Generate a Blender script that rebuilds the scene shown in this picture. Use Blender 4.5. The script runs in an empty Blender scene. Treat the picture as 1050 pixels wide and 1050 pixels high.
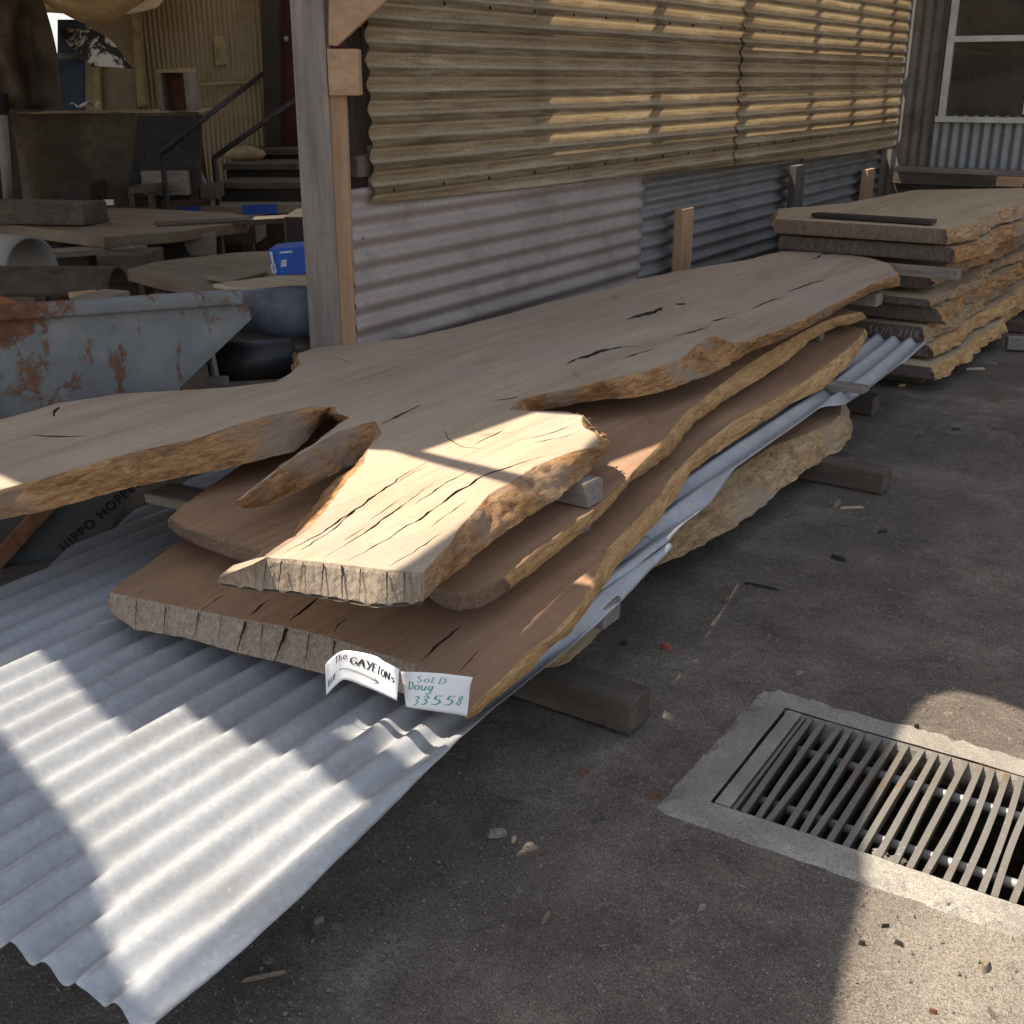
import bpy, bmesh, math, random
from mathutils import Vector, Matrix, noise
from mathutils.geometry import delaunay_2d_cdt
random.seed(7)
S = bpy.context.scene
C = S.collection
PI = math.pi

# ------------------------------------------------------------------ camera model (photo 1050 px square)
FPX, CX, CY, H = 1186., 525., 525., 1.45
PIT = math.atan(445 / FPX); cp, sp = math.cos(PIT), math.sin(PIT)
YAW = math.atan(802 / math.hypot(445, FPX)); cs, sn = math.cos(YAW), math.sin(YAW)
FWD = Vector((-sn, cs, 0)); RGT = Vector((cs, sn, 0))
def ray(x, y):
    u = x - CX; v = CY - y
    F = FPX * cp + v * sp; Z = -FPX * sp + v * cp
    return Vector((u * cs - F * sn, F * cs + u * sn, Z))
def at_z(x, y, z):
    r = ray(x, y); t = (z - H) / r.z; return Vector((r.x * t, r.y * t, z))
def at_X(x, y, X):
    r = ray(x, y); t = X / r.x; return Vector((X, r.y * t, H + r.z * t))
def at_Y(x, y, Y):
    r = ray(x, y); t = Y / r.y; return Vector((r.x * t, Y, H + r.z * t))
def at_F(x, y, F):
    r = ray(x, y); t = F / r.dot(FWD); return Vector((r.x * t, r.y * t, H + r.z * t))

# ------------------------------------------------------------------ materials
MATS = {}
class NT:
    def __init__(s, name):
        s.m = bpy.data.materials.new(name); s.m.use_nodes = True
        s.t = s.m.node_tree; s.t.nodes.clear()
        s.out = s.n('ShaderNodeOutputMaterial')
        MATS[name] = s.m
    def n(s, t, **kw):
        nd = s.t.nodes.new(t)
        for k, v in kw.items(): setattr(nd, k, v)
        return nd
    def l(s, a, b): s.t.links.new(a, b)
    def coords(s, scale=(1, 1, 1), kind='Object', rot=(0, 0, 0)):
        tc = s.n('ShaderNodeTexCoord'); mp = s.n('ShaderNodeMapping')
        s.l(tc.outputs[kind], mp.inputs[0]); mp.inputs['Scale'].default_value = scale
        mp.inputs['Rotation'].default_value = rot
        return mp.outputs[0]
    def noise(s, vec, scale, detail=6, rough=.55, dist=0.):
        nd = s.n('ShaderNodeTexNoise'); s.l(vec, nd.inputs['Vector'])
        nd.inputs['Scale'].default_value = scale; nd.inputs['Detail'].default_value = detail
        nd.inputs['Roughness'].default_value = rough; nd.inputs['Distortion'].default_value = dist
        return nd.outputs['Fac']
    def vor(s, vec, scale, feature='F1'):
        nd = s.n('ShaderNodeTexVoronoi'); nd.feature = feature; s.l(vec, nd.inputs['Vector'])
        nd.inputs['Scale'].default_value = scale
        return nd
    def ramp(s, fac, stops):
        nd = s.n('ShaderNodeValToRGB'); s.l(fac, nd.inputs[0])
        e = nd.color_ramp.elements
        while len(e) < len(stops): e.new(.5)
        for i, (p, c) in enumerate(stops):
            e[i].position = p
            e[i].color = (c, c, c, 1) if isinstance(c, (int, float)) else (*c, 1)
        return nd.outputs[0]
    def mix(s, fac, a, b, mode='MIX'):
        nd = s.n('ShaderNodeMix', data_type='RGBA', blend_type=mode)
        for v, i in ((fac, 0), (a, 6), (b, 7)):
            if isinstance(v, (int, float)): nd.inputs[i].default_value = v
            elif isinstance(v, tuple): nd.inputs[i].default_value = (*v, 1)
            else: s.l(v, nd.inputs[i])
        return nd.outputs[2]
    def math(s, op, a, b=0.):
        nd = s.n('ShaderNodeMath', operation=op)
        for v, i in ((a, 0), (b, 1)):
            if isinstance(v, (int, float)): nd.inputs[i].default_value = v
            else: s.l(v, nd.inputs[i])
        return nd.outputs[0]
    def bump(s, h, strength=.4, dist=.01, prev=None):
        nd = s.n('ShaderNodeBump'); s.l(h, nd.inputs['Height'])
        nd.inputs['Strength'].default_value = strength; nd.inputs['Distance'].default_value = dist
        if prev is not None: s.l(prev, nd.inputs['Normal'])
        return nd.outputs[0]
    def bsdf(s, col, rough=.8, metal=0., normal=None, spec=.35, trans=None):
        b = s.n('ShaderNodeBsdfPrincipled')
        for v, k in ((col, 'Base Color'), (rough, 'Roughness'), (metal, 'Metallic')):
            if isinstance(v, (int, float)): b.inputs[k].default_value = v
            elif isinstance(v, tuple): b.inputs[k].default_value = (*v, 1)
            else: s.l(v, b.inputs[k])
        b.inputs['Specular IOR Level'].default_value = spec
        if normal is not None: s.l(normal, b.inputs['Normal'])
        if trans is None:
            s.l(b.outputs[0], s.out.inputs[0])
        else:
            tr = s.n('ShaderNodeBsdfTranslucent'); mx = s.n('ShaderNodeMixShader')
            if isinstance(col, tuple): tr.inputs[0].default_value = (*col, 1)
            else: s.l(col, tr.inputs[0])
            if normal is not None: s.l(normal, tr.inputs['Normal'])
            if isinstance(trans, (int, float)): mx.inputs[0].default_value = trans
            else: s.l(trans, mx.inputs[0])
            s.l(b.outputs[0], mx.inputs[1]); s.l(tr.outputs[0], mx.inputs[2])
            s.l(mx.outputs[0], s.out.inputs[0])
        return b

def wood(name, dark, mid, light, axis=1, fine=1., rough=.85, blotch=None, bamt=.5, bump=.35, saw=0., stripe=.5):
    """sawn timber: grain stretched along an axis, broad colour drift, dusty blotches, optional saw marks"""
    t = NT(name)
    sc = [14., 14., 14.]; sc[axis] = .7
    sc2 = [4., 4., 4.]; sc2[axis] = .45
    v = t.coords(tuple(sc)); v2 = t.coords(tuple(sc2)); v3 = t.coords()
    g = t.noise(v, 5 * fine, 8, .62, .3); g2 = t.noise(v2, 2.2 * fine, 5, .55, .8)
    gm = t.math('ADD', t.math('MULTIPLY', g, stripe), t.math('MULTIPLY', g2, 1 - stripe))
    col = t.ramp(gm, [(.33, dark), (.5, mid), (.66, light)])
    if blotch:
        b = t.noise(v3, 2.6, 7, .62, .4)
        col = t.mix(t.ramp(b, [(.42, 0.), (.62, bamt)]), col, blotch)
    stn = t.noise(v2, 1.1, 6, .65, 1.2); col = t.mix(t.ramp(stn, [(.5, 0.), (.72, .55)]), col, dark)
    kn = t.noise(v3, 4.2, 6, .7, .8); col = t.mix(t.ramp(kn, [(.62, 0.), (.74, .6)]), col, tuple(q * .62 for q in dark))
    fine_dust = t.noise(v3, 60, 5, .7)
    col = t.mix(.16, col, t.ramp(fine_dust, [(.35, .25), (.65, .75)]), 'SOFT_LIGHT')
    nb = t.bump(g, bump, .004)
    if saw:
        s2 = [1., 1., 1.]; s2[axis] = 1.
        w = t.n('ShaderNodeTexWave'); t.l(t.coords(), w.inputs[0]); w.bands_direction = 'XYZ'[axis]
        w.inputs['Scale'].default_value = 34; w.inputs['Distortion'].default_value = 9
        w.inputs['Detail'].default_value = 3; w.inputs['Detail Scale'].default_value = 2
        nb = t.bump(w.outputs[1], saw * .6, .002, nb)
    t.bsdf(col, rough, 0, nb, .25)
    return t.m

def end_grain(name, dark, mid, light):
    t = NT(name)
    v = t.coords((1, 1, 1)); vs = t.coords((30, 30, 5))
    g = t.noise(vs, 4, 7, .65, .6); f = t.noise(v, 140, 5, .7)
    col = t.ramp(t.math('ADD', t.math('MULTIPLY', g, .7), t.math('MULTIPLY', f, .3)), [(.32, dark), (.5, mid), (.66, light)])
    vc = t.coords((26, 26, .25))
    cr = t.noise(vc, 1.1, 1, .3, 0.)
    line = t.ramp(t.math('ABSOLUTE', t.math('SUBTRACT', cr, .5)), [(0., 1.), (.016, 0.)])
    ln = t.noise(t.coords((75, 75, 3)), 2, 4, .6); col = t.mix(t.ramp(ln, [(.56, 0.), (.68, .55)]), col, dark)
    w = t.n('ShaderNodeTexWave'); t.l(t.coords((1, 1, 1), rot=(0, 0, .0)), w.inputs[0]); w.bands_direction = 'DIAGONAL'
    w.inputs['Scale'].default_value = 60; w.inputs['Distortion'].default_value = 2.5; w.inputs['Detail'].default_value = 3
    nb = t.bump(g, .35, .004, t.bump(w.outputs[1], .25, .003))
    t.bsdf(col, .9, 0, nb, .2)
    return t.m

def bark(name, dark, mid, light, grey=None):
    """natural edge: fibrous, streaky, stained"""
    t = NT(name)
    v = t.coords((9, 2.2, 16)); v3 = t.coords()
    g = t.noise(v, 4.5, 9, .68, .9); b = t.noise(v3, 7, 6, .6, .5); f = t.noise(t.coords((40, 9, 60)), 4, 6, .7, .4)
    col = t.ramp(t.math('ADD', t.math('MULTIPLY', g, .65), t.math('MULTIPLY', f, .35)), [(.36, dark), (.49, mid), (.6, light)])
    col = t.mix(t.ramp(b, [(.54, 0.), (.7, .75)]), col, dark)
    if grey: col = t.mix(t.ramp(t.noise(v3, 3.4, 5, .6), [(.48, 0.), (.6, .8)]), col, grey)
    nb = t.bump(f, .5, .005, t.bump(g, .8, .016))
    t.bsdf(col, .85, 0, nb, .2)
    return t.m

def galv(name, col=(.52, .54, .56), metal=.65, rough=.42, dirt=(.2, .17, .14), damt=.4, rust=0., spangle=1.):
    t = NT(name)
    v = t.coords(); vr = t.vor(v, 95)
    sp_ = t.n('ShaderNodeSeparateColor'); t.l(vr.outputs['Color'], sp_.inputs[0])
    a = t.noise(v, 3.5, 8, .65, .5); b = t.noise(t.coords((7, .8, 7)), 2.5, 7, .65)
    c = t.mix(t.math('MULTIPLY', sp_.outputs[0], .34 * spangle), col, tuple(q * .6 for q in col))
    c = t.mix(t.ramp(b, [(.42, 0.), (.68, .35)]), c, tuple(q * .6 for q in col))
    dm = t.ramp(a, [(.47, 0.), (.7, damt)])
    c = t.mix(dm, c, dirt)
    sc = t.noise(v, 90, 4, .7)
    c = t.mix(t.ramp(sc, [(.62, 0.), (.74, .4)]), c, (.75, .76, .76))
    if rust:
        r = t.ramp(t.noise(v, 5, 9, .7, .3), [(.58, 0.), (.66, rust)])
        c = t.mix(r, c, (.19, .075, .03))
    rg = t.math('ADD', t.math('MULTIPLY', sp_.outputs[1], .12), t.math('ADD', t.math('MULTIPLY', a, .25), rough - .18))
    mm = t.math('MULTIPLY', t.math('SUBTRACT', 1., dm), metal)
    nb = t.bump(a, .12, .01, t.bump(sc, .08, .002))
    t.bsdf(c, rg, mm, nb, .4)
    return t.m

def plain(name, col, rough=.7, metal=0., var=.35, scale=8., bump=.15, spec=.3, trans=None, dust=None, dustamt=.5):
    t = NT(name)
    v = t.coords()
    a = t.noise(v, scale, 7, .62, .3); f = t.noise(v, scale * 9, 5, .7)
    k = 1 - var; k2 = 1 + var * .6
    c = t.ramp(a, [(.3, tuple(q * k for q in col)), (.5, col), (.7, tuple(min(1, q * k2) for q in col))])
    c = t.mix(.2, c, t.ramp(f, [(.35, .3), (.65, .7)]), 'SOFT_LIGHT')
    if dust: c = t.mix(t.ramp(t.noise(v, scale * .4, 6, .6), [(.42, 0.), (.62, dustamt)]), c, dust)
    t.bsdf(c, rough, metal, t.bump(f, bump, .006, t.bump(a, bump, .012)), spec, trans)
    return t.m

def M_rustpaint():
    t = NT('rusty_paint'); v = t.coords()
    a = t.noise(v, 2.3, 9, .68, .4); b = t.noise(t.coords((3.4, 3.4, 1.1)), 3.2, 9, .7, .2); f = t.noise(v, 30, 6, .7)
    paint = t.ramp(t.noise(v, 5, 6, .6), [(.3, (.125, .13, .13)), (.55, (.18, .185, .183)), (.75, (.25, .245, .23))])
    rust = t.ramp(f, [(.3, (.06, .028, .018)), (.55, (.16, .068, .034)), (.75, (.25, .115, .055))])
    sx = t.n('ShaderNodeSeparateXYZ'); t.l(t.coords(), sx.inputs[0])
    m = t.math('MAXIMUM', t.ramp(t.math('ADD', t.math('MULTIPLY', a, .75), t.math('MULTIPLY', f, .25)), [(.50, 0.), (.54, 1.)]),
               t.ramp(t.math('ADD', t.math('MULTIPLY', b, .7), t.math('MULTIPLY', f, .3)), [(.545, 0.), (.585, .9)]))
    c = t.mix(m, paint, rust)
    t.bsdf(c, t.math('ADD', t.math('MULTIPLY', m, .3), .5), 0, t.bump(t.math('ADD', m, t.math('MULTIPLY', f, .4)), .35, .004), .35)
    return t.m

def M_ground():
    t = NT('asphalt_yard'); v = t.coords()
    big = t.noise(v, .8, 6, .6, .6); mid = t.noise(v, 5, 8, .66, .3); fine = t.noise(v, 60, 6, .75); gr = t.noise(v, 240, 3, .7)
    c = t.ramp(t.math('ADD', t.math('MULTIPLY', mid, .6), t.math('MULTIPLY', fine, .4)),
               [(.32, (.06, .047, .037)), (.45, (.145, .117, .094)), (.56, (.2, .165, .133)), (.68, (.32, .272, .222))])
    c = t.mix(t.ramp(big, [(.38, 0.), (.6, .75)]), c, (.095, .077, .064))
    # pale stones and dark grit pressed into the surface
    vo = t.vor(v, 170); sc = t.n('ShaderNodeSeparateColor'); t.l(vo.outputs['Color'], sc.inputs[0])
    dot = t.math('MULTIPLY', t.ramp(vo.outputs['Distance'], [(.22, 1.), (.34, 0.)]), t.ramp(sc.outputs[0], [(.86, 0.), (.9, 1.)]))
    c = t.mix(t.math('MULTIPLY', dot, .75), c, (.46, .43, .38))
    n1 = t.noise(v, 95, 3, .6); dk = t.ramp(n1, [(.63, 0.), (.69, 1.)])
    c = t.mix(t.math('MULTIPLY', dk, .6), c, (.06, .05, .042))
    n2 = t.noise(v, 38, 5, .75); c = t.mix(t.ramp(n2, [(.6, 0.), (.68, .5)]), c, (.36, .32, .27))
    # dusty concrete patch by the drain, paled in colour where the sun patch falls
    sx = t.n('ShaderNodeSeparateXYZ'); t.l(v, sx.inputs[0])
    dd = t.math('ADD', t.math('POWER', t.math('MULTIPLY', t.math('ADD', sx.outputs[0], -.05), 1.5), 2.), t.math('POWER', t.math('MULTIPLY', t.math('ADD', sx.outputs[1], -1.95), .9), 2.))
    dd = t.math('ADD', t.math('SQRT', dd), t.math('MULTIPLY', mid, .5))
    c = t.mix(t.ramp(dd, [(.72, .75), (1.05, 0.)]), c, t.mix(fine, (.2, .17, .135), (.34, .30, .25)))
    # spilled dark spots, sawdust
    st = t.ramp(t.noise(v, 11, 7, .7, .2), [(.61, 0.), (.68, .65)])
    c = t.mix(st, c, (.055, .046, .04))
    c = t.mix(t.ramp(t.noise(t.coords((1, 1, 1), rot=(0, 0, .4)), 2.1, 8, .7), [(.55, 0.), (.7, .5)]), c, (.33, .285, .22))
    cr = t.n('ShaderNodeTexVoronoi'); cr.feature = 'DISTANCE_TO_EDGE'
    wv = t.n('ShaderNodeMix', data_type='VECTOR'); nz = t.n('ShaderNodeTexNoise'); t.l(v, nz.inputs['Vector']); nz.inputs['Scale'].default_value = 5
    wv.inputs[0].default_value = .12; t.l(v, wv.inputs[4]); t.l(nz.outputs['Color'], wv.inputs[5]); t.l(wv.outputs[1], cr.inputs['Vector'])
    cr.inputs['Scale'].default_value = 1.1
    ck = t.math('MULTIPLY', t.ramp(cr.outputs['Distance'], [(0., 1.), (.005, 0.)]), t.ramp(big, [(.5, 0.), (.58, .6)]))
    c = t.mix(ck, c, (.05, .043, .038))
    g2 = t.noise(v, 420, 4, .8)
    c = t.mix(.75, c, t.ramp(t.math('ADD', t.math('MULTIPLY', g2, .6), t.math('MULTIPLY', gr, .4)), [(.4, .12), (.6, .88)]), 'OVERLAY')
    c = t.mix(t.ramp(t.noise(v, 170, 3, .6), [(.62, 0.), (.67, .75)]), c, (.055, .045, .037))
    hgt = t.math('ADD', t.math('MULTIPLY', fine, .6), t.math('ADD', t.math('MULTIPLY', dot, .5), t.math('MULTIPLY', gr, .3)))
    nb = t.bump(hgt, .9, .006, t.bump(mid, .55, .03))
    t.bsdf(c, .92, 0, nb, .2)
    return t.m

def M_concrete():
    t = NT('worn_concrete'); v = t.coords()
    a = t.noise(v, 6, 8, .65, .3); f = t.noise(v, 70, 6, .75); g = t.noise(v, 1.6, 5, .6)
    c = t.ramp(t.math('ADD', t.math('MULTIPLY', a, .6), t.math('MULTIPLY', f, .4)), [(.3, (.18, .158, .132)), (.48, (.30, .272, .232)), (.66, (.42, .39, .34))])
    c = t.mix(t.ramp(g, [(.4, 0.), (.6, .65)]), c, (.2, .172, .142))
    vo = t.vor(v, 120); sc = t.n('ShaderNodeSeparateColor'); t.l(vo.outputs['Color'], sc.inputs[0])
    dk = t.ramp(t.noise(v, 85, 4, .65), [(.62, 0.), (.68, .7)])
    c = t.mix(dk, c, (.15, .125, .105))
    c = t.mix(.6, c, t.ramp(t.noise(v, 420, 4, .8), [(.4, .15), (.6, .85)]), 'OVERLAY')
    t.bsdf(c, .92, 0, t.bump(f, .6, .005, t.bump(a, .4, .012)), .2)
    return t.m

def M_fibreglass():
    """stained translucent corrugated sheet"""
    t = NT('stained_fibreglass'); v = t.coords()
    a = t.noise(t.coords((2, 1.6, 34)), 2.2, 9, .72, .6); b = t.noise(v, 1.3, 6, .6, .4); f = t.noise(t.coords((30, 26, 40)), 3, 7, .78)
    sx = t.n('ShaderNodeSeparateXYZ'); t.l(v, sx.inputs[0])
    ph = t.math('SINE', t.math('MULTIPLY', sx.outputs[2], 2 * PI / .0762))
    c = t.ramp(t.math('ADD', t.math('MULTIPLY', a, .6), t.math('MULTIPLY', f, .4)), [(.38, (.20, .13, .065)), (.5, (.54, .425, .275)), (.62, (.76, .66, .49))])
    c = t.mix(t.ramp(b, [(.42, 0.), (.6, .6)]), c, (.36, .25, .135))
    # grime along the corrugation valleys, with rib shade painted into the dark bands
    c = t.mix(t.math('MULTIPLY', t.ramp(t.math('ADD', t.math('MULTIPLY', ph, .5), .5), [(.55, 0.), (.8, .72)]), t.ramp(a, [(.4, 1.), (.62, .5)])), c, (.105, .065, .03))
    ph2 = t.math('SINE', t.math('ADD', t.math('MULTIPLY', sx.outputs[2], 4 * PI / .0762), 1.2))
    c = t.mix(t.math('MULTIPLY', t.ramp(ph2, [(.5, 0.), (.95, .55)]), t.ramp(f, [(.35, .3), (.6, 1.)])), c, (.8, .71, .54))  # painted bright lines for light catching the ribs
    b_ = t.bsdf(c, .55, 0, t.bump(f, .25, .003), .3, .52)
    tr = [n for n in t.t.nodes if n.type == 'BSDF_TRANSLUCENT'][0]; t.l(t.mix(.5, c, (.62, .55, .43)), tr.inputs[0])
    return t.m

def M_tarp(name, col, var, trans, grime):
    t = NT(name); v = t.coords()
    a = t.noise(v, 2.2, 8, .65, .6); f = t.noise(v, 22, 7, .72)
    c = t.ramp(a, [(.3, tuple(q * (1 - var) for q in col)), (.6, col), (.75, tuple(min(1, q * (1 + var)) for q in col))])
    c = t.mix(t.ramp(f, [(.5, 0.), (.66, .7)]), c, grime)
    t.bsdf(c, .75, 0, t.bump(f, .25, .006), .25, trans)
    return t.m

wood('slab_top_dusty', (.34, .245, .165), (.48, .36, .25), (.57, .44, .31), 1, .8, .85, (.43, .35, .285), .7, .3, .35)
wood('slab_top_fresh', (.26, .145, .082), (.38, .218, .125), (.465, .29, .17), 1, .7, .8, (.28, .185, .125), .6, .3, .35)
wood('slab_top_pale', (.34, .25, .155), (.47, .36, .235), (.55, .43, .29), 1, .8, .85, (.46, .37, .26), .6, .25, .2)
end_grain('slab_end', (.15, .115, .085), (.30, .235, .175), (.42, .34, .26))
end_grain('slab_end_brown', (.11, .075, .052), (.2, .142, .1), (.28, .205, .15))
end_grain('slab_end_dark', (.06, .048, .04), (.14, .108, .088), (.22, .172, .14))
bark('live_edge_brown', (.13, .06, .028), (.42, .215, .085), (.56, .34, .16), (.33, .25, .19))
bark('live_edge_golden', (.27, .135, .06), (.54, .315, .135), (.66, .435, .21))
bark('live_edge_pale', (.2, .11, .055), (.42, .265, .135), (.55, .385, .215), (.36, .28, .2))
wood('timber_grey', (.14, .115, .095), (.25, .215, .185), (.36, .32, .28), 1, 1.2, .9, (.2, .165, .14), .5, .6)
wood('timber_grey_up', (.16, .135, .115), (.27, .235, .205), (.38, .335, .29), 2, 1.1, .9, (.22, .175, .145), .45, .6)
wood('timber_grey_across', (.14, .115, .095), (.25, .215, .185), (.36, .32, .28), 0, 1.2, .9, (.2, .165, .14), .5, .6)
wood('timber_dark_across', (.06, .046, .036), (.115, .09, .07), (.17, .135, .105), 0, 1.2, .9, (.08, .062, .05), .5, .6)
wood('timber_dark_up', (.05, .04, .033), (.1, .08, .067), (.16, .125, .105), 2, 1.2, .9, None, 0, .6)
wood('timber_new_up', (.27, .16, .09), (.39, .245, .15), (.47, .32, .21), 2, .8, .75, (.45, .27, .15), .5, .3)
wood('timber_new_across', (.3, .185, .105), (.43, .275, .16), (.52, .355, .23), 0, .8, .75, (.45, .28, .17), .5, .3)
wood('board_yard', (.13, .1, .07), (.22, .172, .118), (.31, .25, .18), 0, .9, .85, (.22, .18, .14), .7, .3)
wood('ply_board', (.34, .27, .165), (.46, .375, .25), (.56, .47, .33), 0, .6, .85, (.35, .28, .19), .5, .2)
galv('galvanised_sheet', (.445, .455, .475), .15, .38, (.24, .235, .235), .55, .12)
galv('galvanised_wall', (.39, .325, .29), .25, .55, (.21, .17, .14), .8)
galv('galvanised_wall_dark', (.33, .325, .32), .4, .5, (.12, .105, .09), .75)
galv('galvanised_end_wall', (.2, .175, .15), .2, .6, (.09, .07, .052), .9, 0, .6)
galv('galvanised_patch', (.3, .31, .31), .4, .5, (.2, .18, .16), .4, 0, .6)
galv('rib_wall', (.42, .34, .21), .1, .7, (.28, .21, .12), .7, 0, .3)
galv('roof_iron', (.3, .29, .28), .4, .6, (.17, .12, .09), .8)
galv('grate_steel', (.2, .185, .16), .3, .6, (.12, .095, .07), .9, .6, .2)
galv('pipe_steel', (.42, .41, .39), .3, .5, (.35, .33, .3), .4, 0, .2)
M_rustpaint(); M_ground(); M_concrete(); M_fibreglass()
M_tarp('tan_tarp', (.70, .59, .40), .35, .5, (.42, .33, .2))
M_tarp('roof_light', (.88, .82, .68), .1, .75, (.7, .62, .46))
M_tarp('brown_tarp', (.15, .11, .075), .6, .12, (.07, .052, .036))
M_tarp('black_tarp', (.035, .033, .033), .4, 0., (.075, .065, .055))
plain('white_paint', (.66, .645, .6), .5, 0, .15, 12, .1, .4, None, (.4, .36, .3), .5)
plain('paper', (.80, .79, .79), .75, 0, .04, 6, .04)
plain('black_ink', (.018, .018, .022), .6, 0, .1)
plain('green_ink', (.03, .34, .27), .6, 0, .2)
plain('stencil_black', (.02, .02, .02), .75, 0, .4, 40)
plain('chalk', (.38, .36, .33), .95, 0, .4, 60)
plain('bin_dark', (.075, .083, .088), .6, 0, .5, 3, .2, .3, None, (.1, .06, .035), .6)
plain('blue_plastic', (.02, .10, .48), .38, 0, .3, 7, .1, .45)
plain('blue_tape', (.015, .07, .36), .45, 0, .2, 9, .1, .45)
plain('pale_print', (.55, .6, .68), .5, 0, .4, 40)
plain('blue_sheet', (.05, .075, .13), .6, 0, .4, 4)
plain('black_plastic', (.018, .018, .02), .45, 0, .4, 6, .2, .4, None, (.06, .052, .045), .5)
plain('dark_iron', (.03, .027, .026), .55, .3, .4, 10, .2)
plain('grey_panel', (.33, .28, .195), .7, 0, .3, 3, .1, .3, None, (.24, .19, .12), .6)
plain('red_door', (.075, .014, .013), .6, 0, .3, 4)
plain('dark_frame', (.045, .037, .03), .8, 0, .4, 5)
plain('stone_dust', (.3, .265, .22), .9, 0, .5, 40, .5)
plain('grit_grey', (.2, .172, .142), .95, 0, .7, 9, .5)
plain('red_brick', (.4, .12, .085), .9, 0, .3, 30, .3)
plain('rust_brown', (.19, .085, .045), .85, 0, .5, 20, .3)
plain('drum_brown', (.085, .064, .05), .85, 0, .5, 12, .3)
plain('crack_shade', (.075, .055, .04), .95, 0, .4, 25, .3)  # dark brown painting the shade inside the slab cracks
plain('card_tube', (.3, .28, .26), .8, 0, .2, 5)
plain('orange_plastic', (.3, .1, .04), .6, 0, .3, 6)
plain('dirt_bed', (.06, .05, .04), 1, 0, .6, 9, .5)
plain('sack_cloth', (.4, .31, .17), .95, 0, .4, 14, .5)
plain('steel_blue_tarp', (.15, .17, .21), .5, 0, .5, 7, .3)
def M_glass():
    t = NT('window_glass'); v = t.coords()
    d = t.noise(v, 3, 7, .65)
    t.bsdf(t.ramp(d, [(.4, (.02, .018, .016)), (.7, (.055, .048, .04))]), t.ramp(d, [(.35, .04), (.7, .16)]), 0, t.bump(t.noise(v, 2.5, 2), .03, .02), 1.)
M_glass()

# ------------------------------------------------------------------ mesh helpers
def link(name, bm, mats, parent=None, smooth=False, keep=False):
    """one mesh object; a top-level mesh gets its origin at the base of its bounding box"""
    me = bpy.data.meshes.new(name)
    if smooth:
        for f in bm.faces: f.smooth = True
    bm.normal_update()
    off = Vector((0, 0, 0))
    if parent is None and not keep and len(bm.verts):
        xs = [v.co for v in bm.verts]
        off = Vector(((min(v.x for v in xs) + max(v.x for v in xs)) / 2, (min(v.y for v in xs) + max(v.y for v in xs)) / 2, min(v.z for v in xs)))
        bmesh.ops.translate(bm, verts=bm.verts, vec=-off)
    bm.to_mesh(me); bm.free()
    for m in (mats if isinstance(mats, (list, tuple)) else [mats]): me.materials.append(MATS[m])
    o = bpy.data.objects.new(name, me); C.objects.link(o)
    o.location = off
    if parent is not None:
        o.parent = parent
        w = Vector((0, 0, 0)); p = parent
        while p is not None: w += Vector(p.location); p = p.parent
        o.location = -w
    return o
def tag(o, label, cat, group=None, kind=None):
    if label: o['label'] = label
    if cat: o['category'] = cat
    if group: o['group'] = group
    if kind: o['kind'] = kind
    return o
def thing(name, loc, label, cat, group=None):
    o = bpy.data.objects.new(name, None); C.objects.link(o); o.location = loc
    o.empty_display_size = .1
    return tag(o, label, cat, group)
def add_box(bm, c, size, rotz=0., bev=.004, rot=None, jit=0.):
    r = bmesh.ops.create_cube(bm, size=1)
    vs = r['verts']
    bmesh.ops.scale(bm, verts=vs, vec=size)
    if jit:
        for v in vs: v.co += Vector([random.uniform(-jit, jit) for _ in range(3)])
    if bev:
        es = list({e for v in vs for e in v.link_edges})
        rr = bmesh.ops.bevel(bm, geom=es, offset=bev, segments=2, affect='EDGES', profile=.6)
        vs = list({v for f in rr['faces'] for v in f.verts} | {v for v in vs if v.is_valid})
    mtx = Matrix.Translation(c) @ (rot if rot is not None else Matrix.Rotation(rotz, 4, 'Z'))
    bmesh.ops.transform(bm, matrix=mtx, verts=vs)
    return vs
def beam(bm, a, b, w, h, bev=.004, roll=0., jit=0.):
    """rectangular bar from a to b, w across, h along the upward side"""
    a, b = Vector(a), Vector(b); d = (b - a); L = d.length; d.normalize()
    up = Vector((0, 0, 1)) if abs(d.z) < .95 else Vector((0, 1, 0))
    s = d.cross(up).normalized(); u = s.cross(d).normalized()
    m = Matrix((s, d, u)).transposed().to_4x4() @ Matrix.Rotation(roll, 4, 'Y')
    return add_box(bm, (a + b) / 2, (w, L, h), rot=m, bev=bev, jit=jit)
def tube(bm, pts, r, seg=10, caps=True):
    rings = []
    n = len(pts)
    for i, p in enumerate(pts):
        p = Vector(p)
        d = (Vector(pts[min(i + 1, n - 1)]) - Vector(pts[max(i - 1, 0)])).normalized()
        up = Vector((0, 0, 1)) if abs(d.z) < .9 else Vector((1, 0, 0))
        s = d.cross(up).normalized(); u = s.cross(d)
        rr = r[i] if isinstance(r, (list, tuple)) else r
        rings.append([bm.verts.new(p + (s * math.cos(k * 2 * PI / seg) + u * math.sin(k * 2 * PI / seg)) * rr) for k in range(seg)])
    for a, b in zip(rings, rings[1:]):
        for k in range(seg): bm.faces.new((a[k], a[(k + 1) % seg], b[(k + 1) % seg], b[k]))
    if caps:
        bm.faces.new(rings[0][::-1]); bm.faces.new(rings[-1])
def surf(bm, fn, nu, nv, mi=0):
    g = [[bm.verts.new(fn(i / nu, j / nv)) for j in range(nv + 1)] for i in range(nu + 1)]
    for i in range(nu):
        for j in range(nv):
            f = bm.faces.new((g[i][j], g[i + 1][j], g[i + 1][j + 1], g[i][j + 1])); f.material_index = mi
    return g
def thick(o, t, off=-1):
    m = o.modifiers.new('thickness', 'SOLIDIFY'); m.thickness = t; m.offset = off
    return o
def nz(*a): return noise.noise(Vector(a))
def fbm(x, y, z, o=4): return noise.fractal(Vector((x, y, z)), 1., 2., o)
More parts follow.
